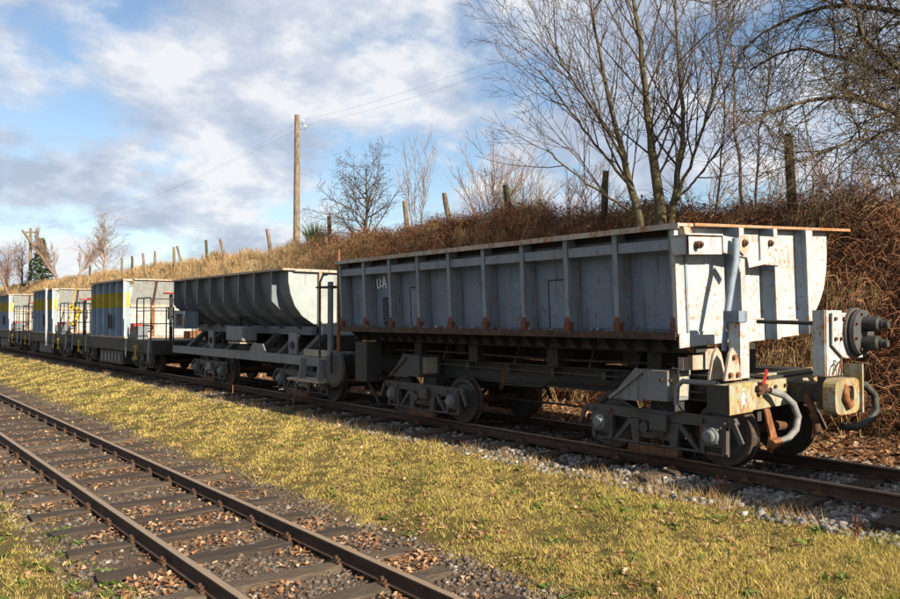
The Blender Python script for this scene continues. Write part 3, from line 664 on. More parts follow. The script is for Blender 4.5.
# ------------------------------------------------------------------ wagon 2: hopper with curved flanks
def build_hopper():
    t = thing('hopper_wagon', (10.05, 20.6, 0), 'second wagon, grey hopper with deep curved flank ribs and pale lit end', 'wagon')
    Y0, Y1 = 17.45, 25.1
    side = [(8.80,3.12),(8.80,2.86),(8.86,2.55),(8.98,2.25),(9.18,2.0),(9.50,1.80),(9.62,1.74)]
    mir = [(20.1-x, z) for x, z in side[::-1]]
    ins = [(x+.012*(1 if x < 10.05 else -1), z+.008) for x, z in side+mir][::-1]
    MB().prism(side+mir+ins, 'y', Y0+.012, Y1-.012).build('trough', M['w2'], t)
    MB().box(9.62,10.5,Y0+.1,Y1-.1,1.80,2.4).build('load_bed', M['rust'], t)
    for y, s in ((Y0, 1), (Y1, -1)):
        MB().prism(side+mir, 'y', min(y,y+s*.012), max(y,y+s*.012)).build('end_wall', M['w2_end'], t)
    for x0 in (9.64, 10.95): MB().box(x0-.04,x0+.04,Y0-.10,Y0-.002,1.5,3.1).build('end_rib', M['cream'], t)
    rm = MB(); rm.box(8.60,8.92,Y0-.08,Y1+.05,3.12,3.17); rm.build('top_rim', M['paint_rim'], t)
    MB().box(11.18,11.5,Y0-.08,Y1+.05,3.12,3.17).build('top_rim', M['paint_rim'], t)
    MB().box(8.92,11.18,Y0-.10,Y0+.15,3.10,3.165).build('end_rim', M['paint_rim'], t)
    MB().box(8.92,11.18,Y1-.15,Y1+.05,3.10,3.165).build('end_rim', M['paint_rim'], t)
    for k in range(8):
        y = 18.06+1.004*k
        P = [(8.65,3.12),(8.65,2.38),(9.45,1.66),(9.62,1.66),(9.62,1.76)]+side[::-1][1:]
        r = MB().prism(P, 'y', y-.011, y+.011); r.box(8.635,8.65,y-.04,y+.04,2.38,3.12)
        r.beam((8.645,y,2.37),(9.45,y,1.655),.08,.012); r.build('rib', M['w2'], t)
    MB().box(9.45,9.60,Y0,Y1,1.52,1.735).build('bottom_sill', M['w2'], t); MB().box(10.5,10.65,Y0,Y1,1.52,1.735).build('bottom_sill', M['w2'], t)
    MB().box(9.6,10.5,Y0-.3,Y0+.1,1.5,1.73).build('end_sill', M['w2_end'], t)
    # underframe
    MB().prism([(15.2,.83),(25.6,.83),(25.6,1.06),(20.1,1.06),(19.7,1.06),(19.5,1.28),(18.9,1.28),(18.7,1.06),(15.2,1.06)], 'x', 8.80, 8.83).build('side_sill', M['bogie_light'], t)
    MB().box(11.2,11.23,15.2,25.6,.83,1.06).build('side_sill', M['bogie_light'], t)
    for a in (9.5, 10.45): MB().box(a,a+.15,15.2,25.8,.78,1.15).build('main_sill', M['frame'], t)
    MB().box(8.8,11.25,15.1,15.22,.82,1.18).build('headstock', M['bogie_light'], t); MB().box(8.8,11.25,25.6,25.72,.82,1.18).build('headstock', M['frame'], t)
    for y in (17.0, 18.2, 19.4, 21.5, 23.2, 24.6):
        MB().prism([(8.9,1.06),(9.15,1.06),(9.6,1.55),(9.45,1.55)], 'y', y-.12, y+.12).build('support_bracket', M['bogie'], t)
        MB().box(9.5,10.6,y-.1,y+.1,1.15,1.52).build('cross_bearer', M['dark'], t)
    for y in (17.6, 22.9):
        q = MB().box(9.0,9.04,y-.22,y+.22,1.06,1.58); q.build('bearing_plate', M['bogie_light'], t)
        MB().cyl((8.96,y,1.28),(9.0,y,1.28),.09,12).build('bearing_pin', M['dark'], t)
    MB().box(8.62,9.05,19.75,20.85,1.33,1.72).build('brake_cylinder_box', M['bogie_light'], t, .02)
    MB().box(8.58,9.05,19.8,20.6,1.26,1.30).build('box_shelf', M['cream'], t)
    MB().cyl((8.85,20.4,1.72),(8.85,20.4,2.0),.05,8).build('valve_stem', M['dark'], t)
    MB().cyl((8.85,20.4,1.95),(8.85,20.4,1.98),.22,14).build('valve_wheel', M['dark'], t)
    cb_ = MB(); y0, y1, z0, z1 = 23.8, 24.65, 1.62, 2.16
    for a in ((y0,y1,z0,z0+.09),(y0,y1,z1-.09,z1),(y0,y0+.13,z0+.09,z1-.09),(y1-.13,y1,z0+.09,z1-.09)): cb_.box(8.50,8.62,*a)
    cb_.box(8.62,8.95,y0,y1,z0,z1); cb_.build('sign_frame', M['paint'], t)
    MB().box(8.60,8.615,y0+.14,y1-.14,z0+.1,z1-.1).build('sign_plate', M['rust_bright'], t)
    # step, handrails and brake mast at the near end
    MB().box(8.45,8.85,15.3,16.8,.50,.56).build('step_board', M['cream'], t)
    for y in (15.45, 16.3): MB().beam((8.58,y,.56),(8.62,y,1.02),.05,.16).build('step_hanger', M['bogie_light'], t)
    MB().box(8.78,8.80,15.25,16.6,1.07,1.22).build('end_plate', M['cream'], t)
    MB().tube([(8.55,15.42,1.05),(8.55,15.42,2.75),(8.58,15.34,2.90),(8.64,15.25,2.92)], .025, 8).build('grab_rail', M['frame'], t)
    MB().box(8.62,8.68,15.05,15.2,1.1,2.75).build('end_stanchion', M['w2'], t)
    MB().tube([(8.72,14.88,1.0),(8.70,14.86,3.1),(8.70,14.84,3.45)], [.045,.04,.02], 10).build('brake_mast', M['rust_bright'], t)
    MB().box(8.60,9.0,14.95,15.7,2.62,2.66).build('mast_bracket', M['dark'], t)
    MB().lathe([(-.05,.0),(-.05,.32),(-.02,.40),(.04,.40),(.04,0)], (8.66,14.95,.84), 'x', 32).build('round_cover', M['bogie'], t)
    MB().beam((8.55,14.9,.75),(8.55,14.9,1.2),.03,.06).build('cover_handle', M['frame'], t)
    for x in (9.2, 10.9): MB().lathe([(0,.06),(-.35,.06),(-.35,.20),(-.38,.22),(-.41,.18),(-.41,0)], (x,15.1,1.0), 'y', 20).build('buffer', M['dark'], t)
    # long low rail along the far end platform
    MB().tube([(8.7,25.3,1.1),(8.7,25.3,2.3),(8.7,26.0,2.3),(8.7,26.0,1.1)], .022, 6).build('grab_rail', M['black'], t)
    bogie(t, 17.1, 2.2, True, M['bogie_light']); bogie(t, 23.0, 2.0, True, M['bogie_light'])
    return t
build_hopper()

# ------------------------------------------------------------------ wagons 3-5: blue bin wagons with a yellow band
def build_bin():
    yc = 33.1; Y0, Y1 = 30.75, 35.5
    t = thing('bin_wagon', (10.05, yc, 0), 'third wagon, blue-grey bin with yellow band just behind the hopper', 'wagon', 'blue bin wagons with a yellow band')
    MB().box(8.86,8.90,Y0+.02,Y1,1.25,3.36).build('side_sheet', M['band'], t); MB().box(11.38,11.42,Y0+.02,Y1,1.25,3.36).build('side_sheet', M['band'], t)
    for k in range(6):
        y = Y0+.04+(Y1-Y0-.08)*k/5; MB().prism([(y-.07,8.858),(y-.045,8.70),(y+.045,8.70),(y+.07,8.858)] if False else [(8.858,y-.07),(8.70,y-.045),(8.70,y+.045),(8.858,y+.07)], 'z', 1.25, 3.34).build('rib', M['band'] if k else M['band'], t)
    MB().box(8.66,8.76,Y0-.04,Y0-.005,1.2,3.4).build('corner_post', M['paint_white'], t)
    MB().box(8.64,8.95,Y0-.08,Y1+.05,3.36,3.43).build('top_rim', M['paint_rim'], t); MB().box(11.33,11.64,Y0-.08,Y1+.05,3.36,3.43).build('top_rim', M['paint_rim'], t)
    for s, y in ((-1, Y0), (1, Y1)):
        e1 = MB().prism([(y,2.45),(y+s*.50,3.38),(y+s*.50,3.40),(y-s*.02,2.45)], 'x', 8.92, 11.36); e1.build('sloped_end', M['w3_end'], t)
        MB().box(8.92,11.36,min(y,y-s*.02),max(y,y-s*.02),1.25,2.45).build('end_wall', M['w3_end'], t)
        MB().box(8.92,11.36,min(y+s*.42,y+s*.56),max(y+s*.42,y+s*.56),3.38,3.43).build('end_rim', M['paint_rim'], t)
        MB().box(8.92,11.36,min(y+s*.02,y+s*.06),max(y+s*.02,y+s*.06),2.36,2.48).build('end_stringer', M['cream'], t)
        for x in (9.75, 10.55):
            MB().box(x-.07,x+.07,min(y+s*.002,y+s*.08),max(y+s*.002,y+s*.08),1.25,2.36).build('end_rib', M['rust_bright'] if x < 10 else M['paint_white'], t)
            MB().beam((x,y+s*.03,2.45),(x,y+s*.5,3.36),.08,.06).build('end_rib', M['rust'] if x < 10 else M['paint_white'], t)
    mk = MB()
    for r_ in range(4):
        for c_ in range(5): mk.box(8.852,8.857,Y0+3.02+c_*.11,Y0+3.02+c_*.11+.07,2.0-r_*.09,2.0-r_*.09+.045)
    tag(mk.build('stencilled_data', M['mark'], t), kind='stuff')
    for z in (1.5, 2.1): MB().box(8.83,8.857,Y0+.16,Y0+.55,z,z+.05).build('hinge', M['black'], t)
    MB().box(8.69,8.72,Y0+1.75,Y0+2.3,1.55,2.08).box(8.66,8.69,Y0+1.98,Y0+2.04,1.50,2.15).build('side_latch', M['black'], t)
    MB().box(8.7,11.6,Y0-.1,Y1+.1,1.18,1.24).build('base_plate', M['cream'], t)
    # platform
    P0, P1 = 27.4, 38.8
    MB().box(8.68,11.6,P0,P1,1.10,1.17).build('deck', M['frame'], t)
    for x in (8.70, 11.5): MB().box(x,x+.08,P0,P1,.72,1.10).build('side_sill', M['frame'], t)
    for y in (P0, P1-.1): MB().box(8.68,11.6,y-.02,y+.12,.68,1.095).build('headstock', M['frame'], t)
    for a in (9.5, 10.45): MB().box(a,a+.15,P0+.12,P1-.12,.6,1.095).build('main_sill', M['dark'], t)
    def railing(y0, y1, end):
        r = MB(); 
        for x in (8.74, 11.54):
            r.tube([(x,y0,1.17),(x,y0,2.55),(x,y0+.08,2.66),(x,y1-.08,2.66),(x,y1,2.55),(x,y1,1.17)], .025, 6)
            r.tube([(x,y0,1.75),(x,y1,1.75)], .018, 6); r.tube([(x,y0,2.2),(x,y1,2.2)], .018, 6); r.tube([(x,(y0+y1)/2,1.17),(x,(y0+y1)/2,2.66)], .02, 6)
        for z in (1.75, 2.2, 2.62): r.tube([(8.74,end,z),(11.54,end,z)], .02, 6)
        for x in (9.4, 10.2, 10.9): r.tube([(x,end,1.17),(x,end,2.62)], .02, 6)
        r.build('railing', M['black'], t)
    railing(27.7, 29.3, 27.7); railing(36.9, 38.5, 38.5)
    for y, x in ((28.2, 9.6), (37.9, 9.4)):
        MB().cyl((x,y,1.17),(x,y,2.8),.06,10).build('brake_post', M['black'], t)
        MB().box(x-.09,x+.09,y-.09,y+.09,1.9,2.35).build('gear_housing', M['black'], t)
        hw = MB().tube([(x+.26*math.cos(a),y+.26*math.sin(a),2.84) for a in np.linspace(0, 2*math.pi, 21)], .028, 6, False)
        for a in (0, math.pi/2): hw.tube([(x-.26*math.cos(a),y-.26*math.sin(a),2.84),(x+.26*math.cos(a),y+.26*math.sin(a),2.84)], .018, 5)
        hw.build('hand_wheel', M['red'], t)
    MB().box(8.85,9.15,30.0,30.45,1.5,1.75).build('valve_box', M['red'], t)
    MB().box(8.85,9.2,29.5,29.95,1.17,1.65).build('valve_cabinet', M['w2'], t)
    MB().box(10.6,11.1,29.0,29.7,1.17,1.45).build('rusty_casing', M['rust_bright'], t)
    for y in (28.9, 37.0):
        MB().tube([(8.62,y,1.0),(8.58,y,.75),(8.58,y,.5)], .035, 8).box(8.54,8.64,y-.06,y+.06,.46,.58).box(8.55,8.66,y-.05,y+.10,.88,.97).build('release_handle', M['yellow'], t)
    for y in (27.6, 30.2, 36.0, 38.4): MB().tube([(8.64,y,1.15),(8.62,y,.5)], .025, 6).build('shunting_handle', M['paint_white'], t)
    bx_ = MB().box(8.85,9.3,31.4,34.6,.14,.68); bx_.build('air_tank_casing', M['bogie'], t, .03)
    for k in range(6): MB().box(8.82,8.848,31.65+k*.48,31.85+k*.48,.24,.56).build('casing_rib', M['bogie_light'], t)
    for y in (P0-.02, P1): 
        for x in (9.2, 10.9):
            s = -1 if y < 30 else 1; MB().lathe([(0,.06),(s*.3,.06),(s*.3,.2),(s*.36,.2),(s*.36,0)], (x,y,.95), 'y', 16).build('buffer', M['dark'], t)
    bogie(t, 29.3, 1.8, True); bogie(t, 36.9, 1.8, True)
    return t
bin0 = build_bin()
for k, lab in ((1, 'fourth wagon, blue-grey bin with yellow band and tall white post'), (2, 'farthest wagon, blue-grey banded bin cut off at the left edge')):
    w = copy_tree(bin0); w.location.y += 12.05*k; w['label'] = lab; ORG[w.name] = w.location.copy()
    if k == 1:
        MB().beam((8.60,43.6,.55),(8.60,43.75,3.46),.07,.10).build('white_post', M['mark'], w)
        MB().tube([(8.74,39.5+.3,1.2),(8.9,40.3,1.9),(9.0,40.0,2.5),(9.2,40.9,2.9),(9.3,40.6,3.4)], .03, 6).tube([(9.0,40.1,1.6),(9.4,40.3,2.3),(9.0,40.6,2.5)], .09, 6).build('yellow_hose', M['yellow'], w)

# ------------------------------------------------------------------ loose stuff on the ground
def ydist(n, y0, y1, p=1.6):
    """sample y with density falling off with distance"""
    u = RNG.random(n); a = y0**(1-p); b = y1**(1-p); return (a+u*(b-a))**(1/(1-p))
ICO_T = (1+5**.5)/2
ICO = np.array([(-1,ICO_T,0),(1,ICO_T,0),(-1,-ICO_T,0),(1,-ICO_T,0),(0,-1,ICO_T),(0,1,ICO_T),(0,-1,-ICO_T),(0,1,-ICO_T),(ICO_T,0,-1),(ICO_T,0,1),(-ICO_T,0,-1),(-ICO_T,0,1)])/1.902
ICOF = np.array([(0,11,5),(0,5,1),(0,1,7),(0,7,10),(0,10,11),(1,5,9),(5,11,4),(11,10,2),(10,7,6),(7,1,8),(3,9,4),(3,4,2),(3,2,6),(3,6,8),(3,8,9),(4,9,5),(2,4,11),(6,2,10),(8,6,7),(9,8,1)])
def rotm(n):
    q = RNG.normal(size=(n,4)); q /= np.linalg.norm(q, axis=1)[:,None]; w,x,y,z = q.T
    return np.stack([1-2*(y*y+z*z),2*(x*y-z*w),2*(x*z+y*w),2*(x*y+z*w),1-2*(x*x+z*z),2*(y*z-x*w),2*(x*z-y*w),2*(y*z+x*w),1-2*(x*x+y*y)],1).reshape(n,3,3)
def stones(name, pts, size, mat, label):
    n = len(pts); v = ICO[None]*(1+RNG.uniform(-.28,.28,(n,12,1))); v = v*RNG.uniform(.55,1.15,(n,1,3)); v = np.einsum('nij,nkj->nki', rotm(n), v)*size[:,None,None]
    v[:,:,2] *= .8; v += pts[:,None,:]
    f = (ICOF[None]+12*np.arange(n)[:,None,None]).reshape(-1,3)
    return tag(np_mesh(name, v.reshape(-1,3), f, mat), label, 'ballast', kind='stuff')
def on_sleeper_gap(y): return True
def scatter(n, x0, x1, y0, y1, p=1.6, sig=None):
    x = RNG.uniform(x0, x1, n); y = ydist(n, y0, y1, p); return x, y
# foreground track ballast
x, y = scatter(17000, 1.85, 5.5, 4.2, 30, 1.5)
keep = RNG.random(len(x)) < np.where((x > 2.3) & (x < 4.95), .75, .85)*np.clip((vnoise(x, y, 1.3, 3)+1.1), .15, 1); x, y = x[keep], y[keep]
sz = RNG.uniform(.014, .042, len(x)); stones('ballast_stones', np.stack([x, y, gz(x,y)+sz*.35-.01], 1), sz, M['stone'], 'small brown and grey stones between the foreground sleepers')
x, y = scatter(15000, 8.15, 12.0, 2.6, 40, 1.45)
keep = RNG.random(len(x)) < np.where((x < 8.6), .8, 1.0)*np.clip(vnoise(x, y, 1.1, 5)+1.0, .1, 1); x, y = x[keep], y[keep]
sz = RNG.uniform(.02, .055, len(x)); stones('ballast_stones', np.stack([x, y, gz(x,y)+sz*.4-.01], 1), sz, M['stone_pale'], 'pale grey ballast stones around the rails under the wagons')
x = RNG.uniform(8.66, 8.9, 90); y = 6.4+8.2*RNG.random(90)**.9; sz = RNG.uniform(.015, .05, 90)
stones('spilled_stones', np.stack([x, y, 1.755+sz*.5+.0*x], 1), sz, M['stone_pale'], 'pale stones spilled along the ledge of the nearest wagon')
# dead leaves
LEAF = np.array((1.45,1,1))*np.array([(0,-1,0),(.30,-.55,.12),(.22,-.3,.06),(.52,0,.2),(.3,.2,.08),(.42,.55,.2),(0,1,.0),(-.42,.5,.22),(-.28,.2,.1),(-.5,-.05,.16),(-.2,-.3,.05),(-.3,-.6,.14)])
def leaves(name, x, y, z, size, mat, label):
    n = len(x); c = np.zeros((n,13,3)); c[:,:12] = LEAF[None]*(1+RNG.uniform(-.25,.25,(n,12,3))); c[:,:,2] *= RNG.uniform(-1.6,2.8,(n,1)); c[:,12,2] = RNG.uniform(-.1,.05,n)
    a = RNG.uniform(0,2*math.pi,n); tl = RNG.normal(0,.38,n); ca, sa_, ct, st_ = np.cos(a), np.sin(a), np.cos(tl), np.sin(tl)
    yy = c[:,:,1]*ct[:,None]-c[:,:,2]*st_[:,None]; zz_ = c[:,:,1]*st_[:,None]+c[:,:,2]*ct[:,None]; xx = c[:,:,0]
    v = np.stack([xx*ca[:,None]-yy*sa_[:,None], xx*sa_[:,None]+yy*ca[:,None], zz_], 2)*size[:,None,None]
    v += np.stack([x,y,z],1)[:,None,:]; v[:,:,2] += (np.abs(st_)*size*.8)[:,None]
    k = np.arange(12); f0 = np.stack([k,(k+1)%12,np.full(12,12)],1); f = (f0[None]+13*np.arange(n)[:,None,None]).reshape(-1,3)
    return tag(np_mesh(name, v.reshape(-1,3), f, mat), label, 'leaves', kind='stuff')
x, y = scatter(40000, 1.6, 6.2, 4.0, 26, 1.6)
yp = (y-3.3) % 1.02; keep = (RNG.random(len(x)) < np.where((yp > .18) & (yp < .84), 1, .06)*np.clip(vnoise(x, y, 1.5, 7)*1.3+.55, .06, 1)*np.where(yp > .5, 1, .6)*np.where((x > 2.2) & (x < 5.2), 1, .22)); x, y = x[keep], y[keep]
leaves('fallen_leaves', x, y, gz(x,y)+.008+.03*RNG.random(len(x)), RNG.uniform(.012,.042,len(x)), M['leaf'], 'curled orange-brown oak leaves lying on the foreground track')
x, y = scatter(500, 5.5, 8.3, 4.0, 30, 1.4)
leaves('fallen_leaves', x, y, gz(x,y)+.02, RNG.uniform(.025,.045,len(x)), M['leaf'], 'scattered brown leaves lying on the grass strip')
x, y = scatter(7500, 11.3, 14.8, 3.0, 40, 1.1)
leaves('fallen_leaves', x, y, gz(x,y)+.015, RNG.uniform(.04,.085,len(x)), M['leaf'], 'thick layer of dead leaves at the foot of the bank')
# grass and straw ribbons
def blades(name, x, y, h, w, lean, mat, label, seg=1, cat='grass', zoff=0, kink=None):
    n = len(x); a = RNG.uniform(0,2*math.pi,n); la = RNG.uniform(0,2*math.pi,n); z = gz(x,y)+zoff
    dx, dy = np.cos(la)*lean*h, np.sin(la)*lean*h; wx, wy = np.cos(a)*w, np.sin(a)*w
    if seg == 1:
        v = np.stack([np.stack([x-wx,y-wy,z-.01],1), np.stack([x+wx,y+wy,z-.01],1), np.stack([x+dx,y+dy,z+h],1)],1)
        f = np.arange(3*n).reshape(n,3); o = np_mesh(name, v.reshape(-1,3), f, mat)
    else:
        h1 = h*.6
        v = np.stack([np.stack([x-wx,y-wy,z-.02],1), np.stack([x+wx,y+wy,z-.02],1),
            np.stack([x+dx*.35+wx*.7,y+dy*.35+wy*.7,z+h1],1), np.stack([x+dx*.35-wx*.7,y+dy*.35-wy*.7,z+h1],1),
            np.stack([x+dx+wx*.2,y+dy+wy*.2,z+h*(1-.35*np.minimum(lean,1))],1), np.stack([x+dx-wx*.2,y+dy-wy*.2,z+h*(1-.35*np.minimum(lean,1))],1)],1)
        f = (np.array([(0,1,2,3),(3,2,4,5)])[None]+6*np.arange(n)[:,None,None]).reshape(-1,4); o = np_mesh(name, v.reshape(-1,3), f, mat)
    return tag(o, label, cat, kind='stuff')
def tufted(nt, per, xr, y0, y1, p, edgef, rad=.03):
    cx = RNG.uniform(*xr, nt); cy = ydist(nt, y0, y1, p); e = edgef(cx, cy); keep = (e > 0) & (RNG.random(nt) < np.clip(e*3, .12, 1)*np.clip(vnoise(cx, cy, 2.4, 31)*1.2+.8, .25, 1)); cx, cy = cx[keep], cy[keep]
    hs = RNG.uniform(.5, 1.35, len(cx))*np.where(RNG.random(len(cx)) < .06, 2.2, 1); k = np.repeat(np.arange(len(cx)), per); sc = np.clip(np.hypot(cx, cy)/9, 1, 4)[k]
    return cx[k]+RNG.normal(0, rad, len(k))*sc, cy[k]+RNG.normal(0, rad, len(k))*sc, hs[k], sc
x, y, hs, sc = tufted(34000, 12, (4.98, 8.55), 2.0, 75, 1.7, lambda x, y: np.minimum(x-4.98-.36*(1+vnoise(x*.3, y, 1.9, 2)), 8.5-x+.22*vnoise(x*.2, y, 2.3, 8)))
h = RNG.uniform(.014, .046, len(x))*hs*(1+.45*vnoise(x, y, 1.7, 9)); blades('grass', x, y, h, RNG.uniform(.0026,.006,len(x))*sc, RNG.uniform(.2,1.5,len(x)), M['grass'], 'short yellow-green winter grass strip between the two tracks')
x, y, hs, sc = tufted(8000, 12, (-1.5, 2.5), 4.5, 40, 1.5, lambda x, y: 2.28-x+.45*vnoise(x*.4, y, 1.6, 5))
blades('grass', x, y, RNG.uniform(.016,.055,len(x))*hs, RNG.uniform(.0026,.006,len(x))*sc, RNG.uniform(.2,1.6,len(x)), M['grass'], 'yellow-green grass patch left of the foreground track')
M['weed'] = m_island('green weed leaf', [(0,(.05,.085,.018)),(.6,(.11,.16,.03)),(1,(.18,.20,.05))], .6, None, .2)
nc_ = 80; cx = np.concatenate([RNG.uniform(5.3, 8.2, nc_), RNG.uniform(.6, 2.4, 60), 2.15+RNG.normal(0,.12,12)]); cy = np.concatenate([ydist(nc_, 3, 30, 1.3), ydist(60, 6.5, 16, 1.3), 8.05+RNG.normal(0,.18,12)])
k = np.repeat(np.arange(len(cx)), 14); x = cx[k]+RNG.normal(0,.045,len(k)); y = cy[k]+RNG.normal(0,.045,len(k))
leaves('low_weeds', x, y, gz(x,y)+.015, RNG.uniform(.015,.04,len(k)), M['weed'], 'small green weed rosettes dotted through the winter grass')
# taller dry tufts at the edge of the shaded ballast
n = 3600
cx = RNG.uniform(8.1, 8.55, 110); cy = ydist(110, 4, 60, 1.1); k = RNG.integers(0, 110, n)
x = cx[k]+RNG.normal(0,.07,n); y = cy[k]+RNG.normal(0,.10,n); blades('dry_grass', x, y, RNG.uniform(.06,.20,n), np.full(n,.004), RNG.uniform(.2,1.1,n), M['straw'], 'pale dry tufts along the edge of the ballast')
# bank cover: straw on the far bank and crest
n = 210000
y = ydist(n, 8, 170, 1.35); x = RNG.uniform(13.8, 22, n)
pr = np.clip((y-(24+6*vnoise(x, y, .35, 3)))/9, .10, 1)*np.clip(vnoise(x, y, .8, 6)+.95, .15, 1)*np.where(x > 19.8, .35, 1); keep = RNG.random(n) < pr; x, y = x[keep], y[keep]
blades('bank_grass', x, y, RNG.uniform(.15,.55,len(x))*np.where(y > 30, 1.1, .9), .004*np.clip(np.hypot(x,y)/22,1,5), RNG.uniform(.1,.9,len(x)), M['straw'], 'tall straw-coloured dry grass covering the bank', 2)
n = 14000
y = RNG.uniform(1.5, 30, n); x = RNG.uniform(13.0, 19.5, n); keep = RNG.random(n) < np.clip(vnoise(x, y, 1.1, 16)*1.3+.35, .05, 1); x, y = x[keep], y[keep]
blades('bank_grass', x, y, RNG.uniform(.25,.8,len(x)), np.full(len(x),.007), RNG.uniform(.4,1.8,len(x)), M['straw'], 'fallen dry grass tangled in the brambles of the near bank', 2)
# drooping tussocks of dead grass on the bank
nt = 380; cy = RNG.uniform(1.5, 30, nt); cx = RNG.uniform(13.4, 19, nt); keep = RNG.random(nt) < np.clip(vnoise(cx, cy, .8, 21)+.6, .05, 1); cx, cy = cx[keep], cy[keep]
k = np.repeat(np.arange(len(cx)), 90); x = cx[k]+RNG.normal(0,.10,len(k)); y = cy[k]+RNG.normal(0,.12,len(k)); hh = RNG.uniform(.25,.7,len(k))*RNG.uniform(.7,1.3,len(cx))[k]
la = np.pi+RNG.normal(0,.9,len(k)); z = gz(x,y); dx, dy = np.cos(la)*hh*.75, np.sin(la)*hh*.75; wv = RNG.uniform(.003,.006,len(k)); a = RNG.uniform(0,6.3,len(k)); wx, wy = np.cos(a)*wv, np.sin(a)*wv
tz = np.maximum(gz(x+dx,y+dy)+.06, z-.25)
v = np.stack([np.stack([x-wx,y-wy,z-.02],1), np.stack([x+wx,y+wy,z-.02],1), np.stack([x+dx*.45+wx,y+dy*.45+wy,z+hh*.62],1), np.stack([x+dx*.45-wx,y+dy*.45-wy,z+hh*.62],1), np.stack([x+dx+wx*.3,y+dy+wy*.3,tz],1), np.stack([x+dx-wx*.3,y+dy-wy*.3,tz],1)],1)
f = (np.array([(0,1,2,3),(3,2,4,5)])[None]+6*np.arange(len(k))[:,None,None]).reshape(-1,4)
tag(np_mesh('grass_tussocks', v.reshape(-1,3), f, M['straw']), 'drooping tussocks of dead grass on the near bank', 'grass', kind='stuff')
# bramble thicket: arching stems with withered leaves
def brambles(name, n, yr, xr, label, hmul=1.0, dens=None, thick=.006):
    y0 = RNG.uniform(*yr, n); x0 = RNG.uniform(*xr, n)
    if dens is not None: keep = RNG.random(n) < dens(x0, y0); x0, y0 = x0[keep], y0[keep]; n = len(x0)
    L = RNG.uniform(.5, 1.7, n)*hmul; a = RNG.uniform(0, 2*math.pi, n); H = L*RNG.uniform(.25,.75,n); S = 6
    z0 = gz(x0, y0); P = []
    wob = RNG.normal(0,.07,(n,S+1,3))
    for i in range(S+1):
        u = i/S; xx = x0+np.cos(a)*L*u*.8; yy = y0+np.sin(a)*L*u*.8; zl = np.maximum(z0+H*4*u*(1-u*.85)*.62, gz(xx,yy)+.02)
        P.append(np.stack([xx,yy,zl],1)+wob[:,i]*(u > 0))
    P = np.stack(P,1); d = np.diff(P, axis=1, append=P[:,-1:]+.01); side = np.cross(d, np.array([0,0,1.])); side /= np.linalg.norm(side,axis=2)[:,:,None]+1e-6
    up = np.cross(side, d); up /= np.linalg.norm(up,axis=2)[:,:,None]+1e-6
    r = (thick*np.linspace(1,.4,S+1))[None,:,None]*RNG.uniform(.7,1.5,(n,1,1))
    ring = np.stack([P+side*r, P-side*r*.5+up*r*.85, P-side*r*.5-up*r*.85],2)      # n,S+1,3,3
    f = []
    for i in range(S):
        for k in range(3): f.append((i*3+k, i*3+(k+1)%3, (i+1)*3+(k+1)%3, (i+1)*3+k))
    f = (np.array(f)[None]+3*(S+1)*np.arange(n)[:,None,None]).reshape(-1,4)
    return tag(np_mesh(name, ring.reshape(-1,3), f, M['bramble']), label, 'brambles', kind='stuff')
brambles('bramble_thicket', 24000, (2, 34), (13.6, 19.6), 'tangled red-brown bramble stems over the near bank', .85, lambda x, y: np.clip(1.15-np.maximum(y-24,0)/11, 0, 1)*np.clip(vnoise(x, y, .7, 12)+.95, .2, 1))
n = 42000
y = RNG.uniform(2, 36, n); x = RNG.uniform(13.5, 19.8, n); keep = RNG.random(n) < np.clip(1.1-np.maximum(y-24,0)/11,0,1)*np.clip(vnoise(x, y, .9, 14)+.75, .05, 1); x, y = x[keep], y[keep]
leaves('withered_leaves', x, y, gz(x,y)+RNG.random(len(x))**1.5*.62, RNG.uniform(.03,.065,len(x)), M['bramble_leaf'], 'withered red-brown bramble leaves hanging over the near bank')

# ------------------------------------------------------------------ bare trees
class Tree:
    def __init__(self, seed): self.r = random.Random(seed); self.tr = MB(); self.cr = MB(); self.n = 0
    def rv(self):
        r = self.r; return Vector((r.gauss(0,1), r.gauss(0,1), r.gauss(0,1)))
    def limb(self, pts, r0, r1, lvl, cfg, spread=1.0, start=.2):
        """a stem along given points; children grow from it"""
        m = len(pts); rr = [r0+(r1-r0)*(i/(m-1))**.8 for i in range(m)]
        (self.tr if lvl == 0 else self.cr).tube(pts, rr, 9 if lvl == 0 else (6 if r0 > .03 else (4 if r0 > .012 else 3)), r0 > .03)
        self.n += m
        if lvl >= cfg['levels']: return
        L = sum((pts[i+1]-pts[i]).length for i in range(m-1)); nc = max(1, int(L*cfg['dens'][lvl]))
        for c in range(nc):
            u = start+(1-start)*(c+self.r.random())/nc; fi = u*(m-1); i = min(int(fi), m-2); f = fi-i
            p = pts[i].lerp(pts[i+1], f); d = (pts[i+1]-pts[i]).normalized(); rad = rr[i]+(rr[i+1]-rr[i])*f
            s = self.rv(); s = (s-d*s.dot(d)).normalized(); ang = R(self.r.uniform(*cfg['ang'][lvl]))
            nd = (d*math.cos(ang)+s*math.sin(ang)).normalized()
            ln = cfg['len'][lvl]*self.r.uniform(.6,1.15)*(1-.55*u)*spread
            self.grow(p, nd, ln, min(rad*.7, cfg['rad'][lvl]*self.r.uniform(.7,1.2)*(1.15-.5*u)), lvl+1, cfg)
    def grow(self, p, d, ln, r0, lvl, cfg):
        seg = 6 if lvl <= 1 else (5 if lvl == 2 else 3); pts = [p.copy()]; dd = d.copy()
        for k in range(seg):
            dd = (dd+self.rv()*cfg['wob']+Vector((0,0,cfg['up'][lvl-1]))/seg).normalized(); p = p+dd*ln/seg; pts.append(p)
        self.limb(pts, r0, max(cfg['tip'], r0*.25), lvl, cfg, 1.0, .15)
    def done(self, name, loc, label, bark, twig, cat='tree', group=None):
        t = thing(name, loc, label, cat, group); self.tr.build('trunk', bark, t); self.cr.build('crown', twig, t); return t
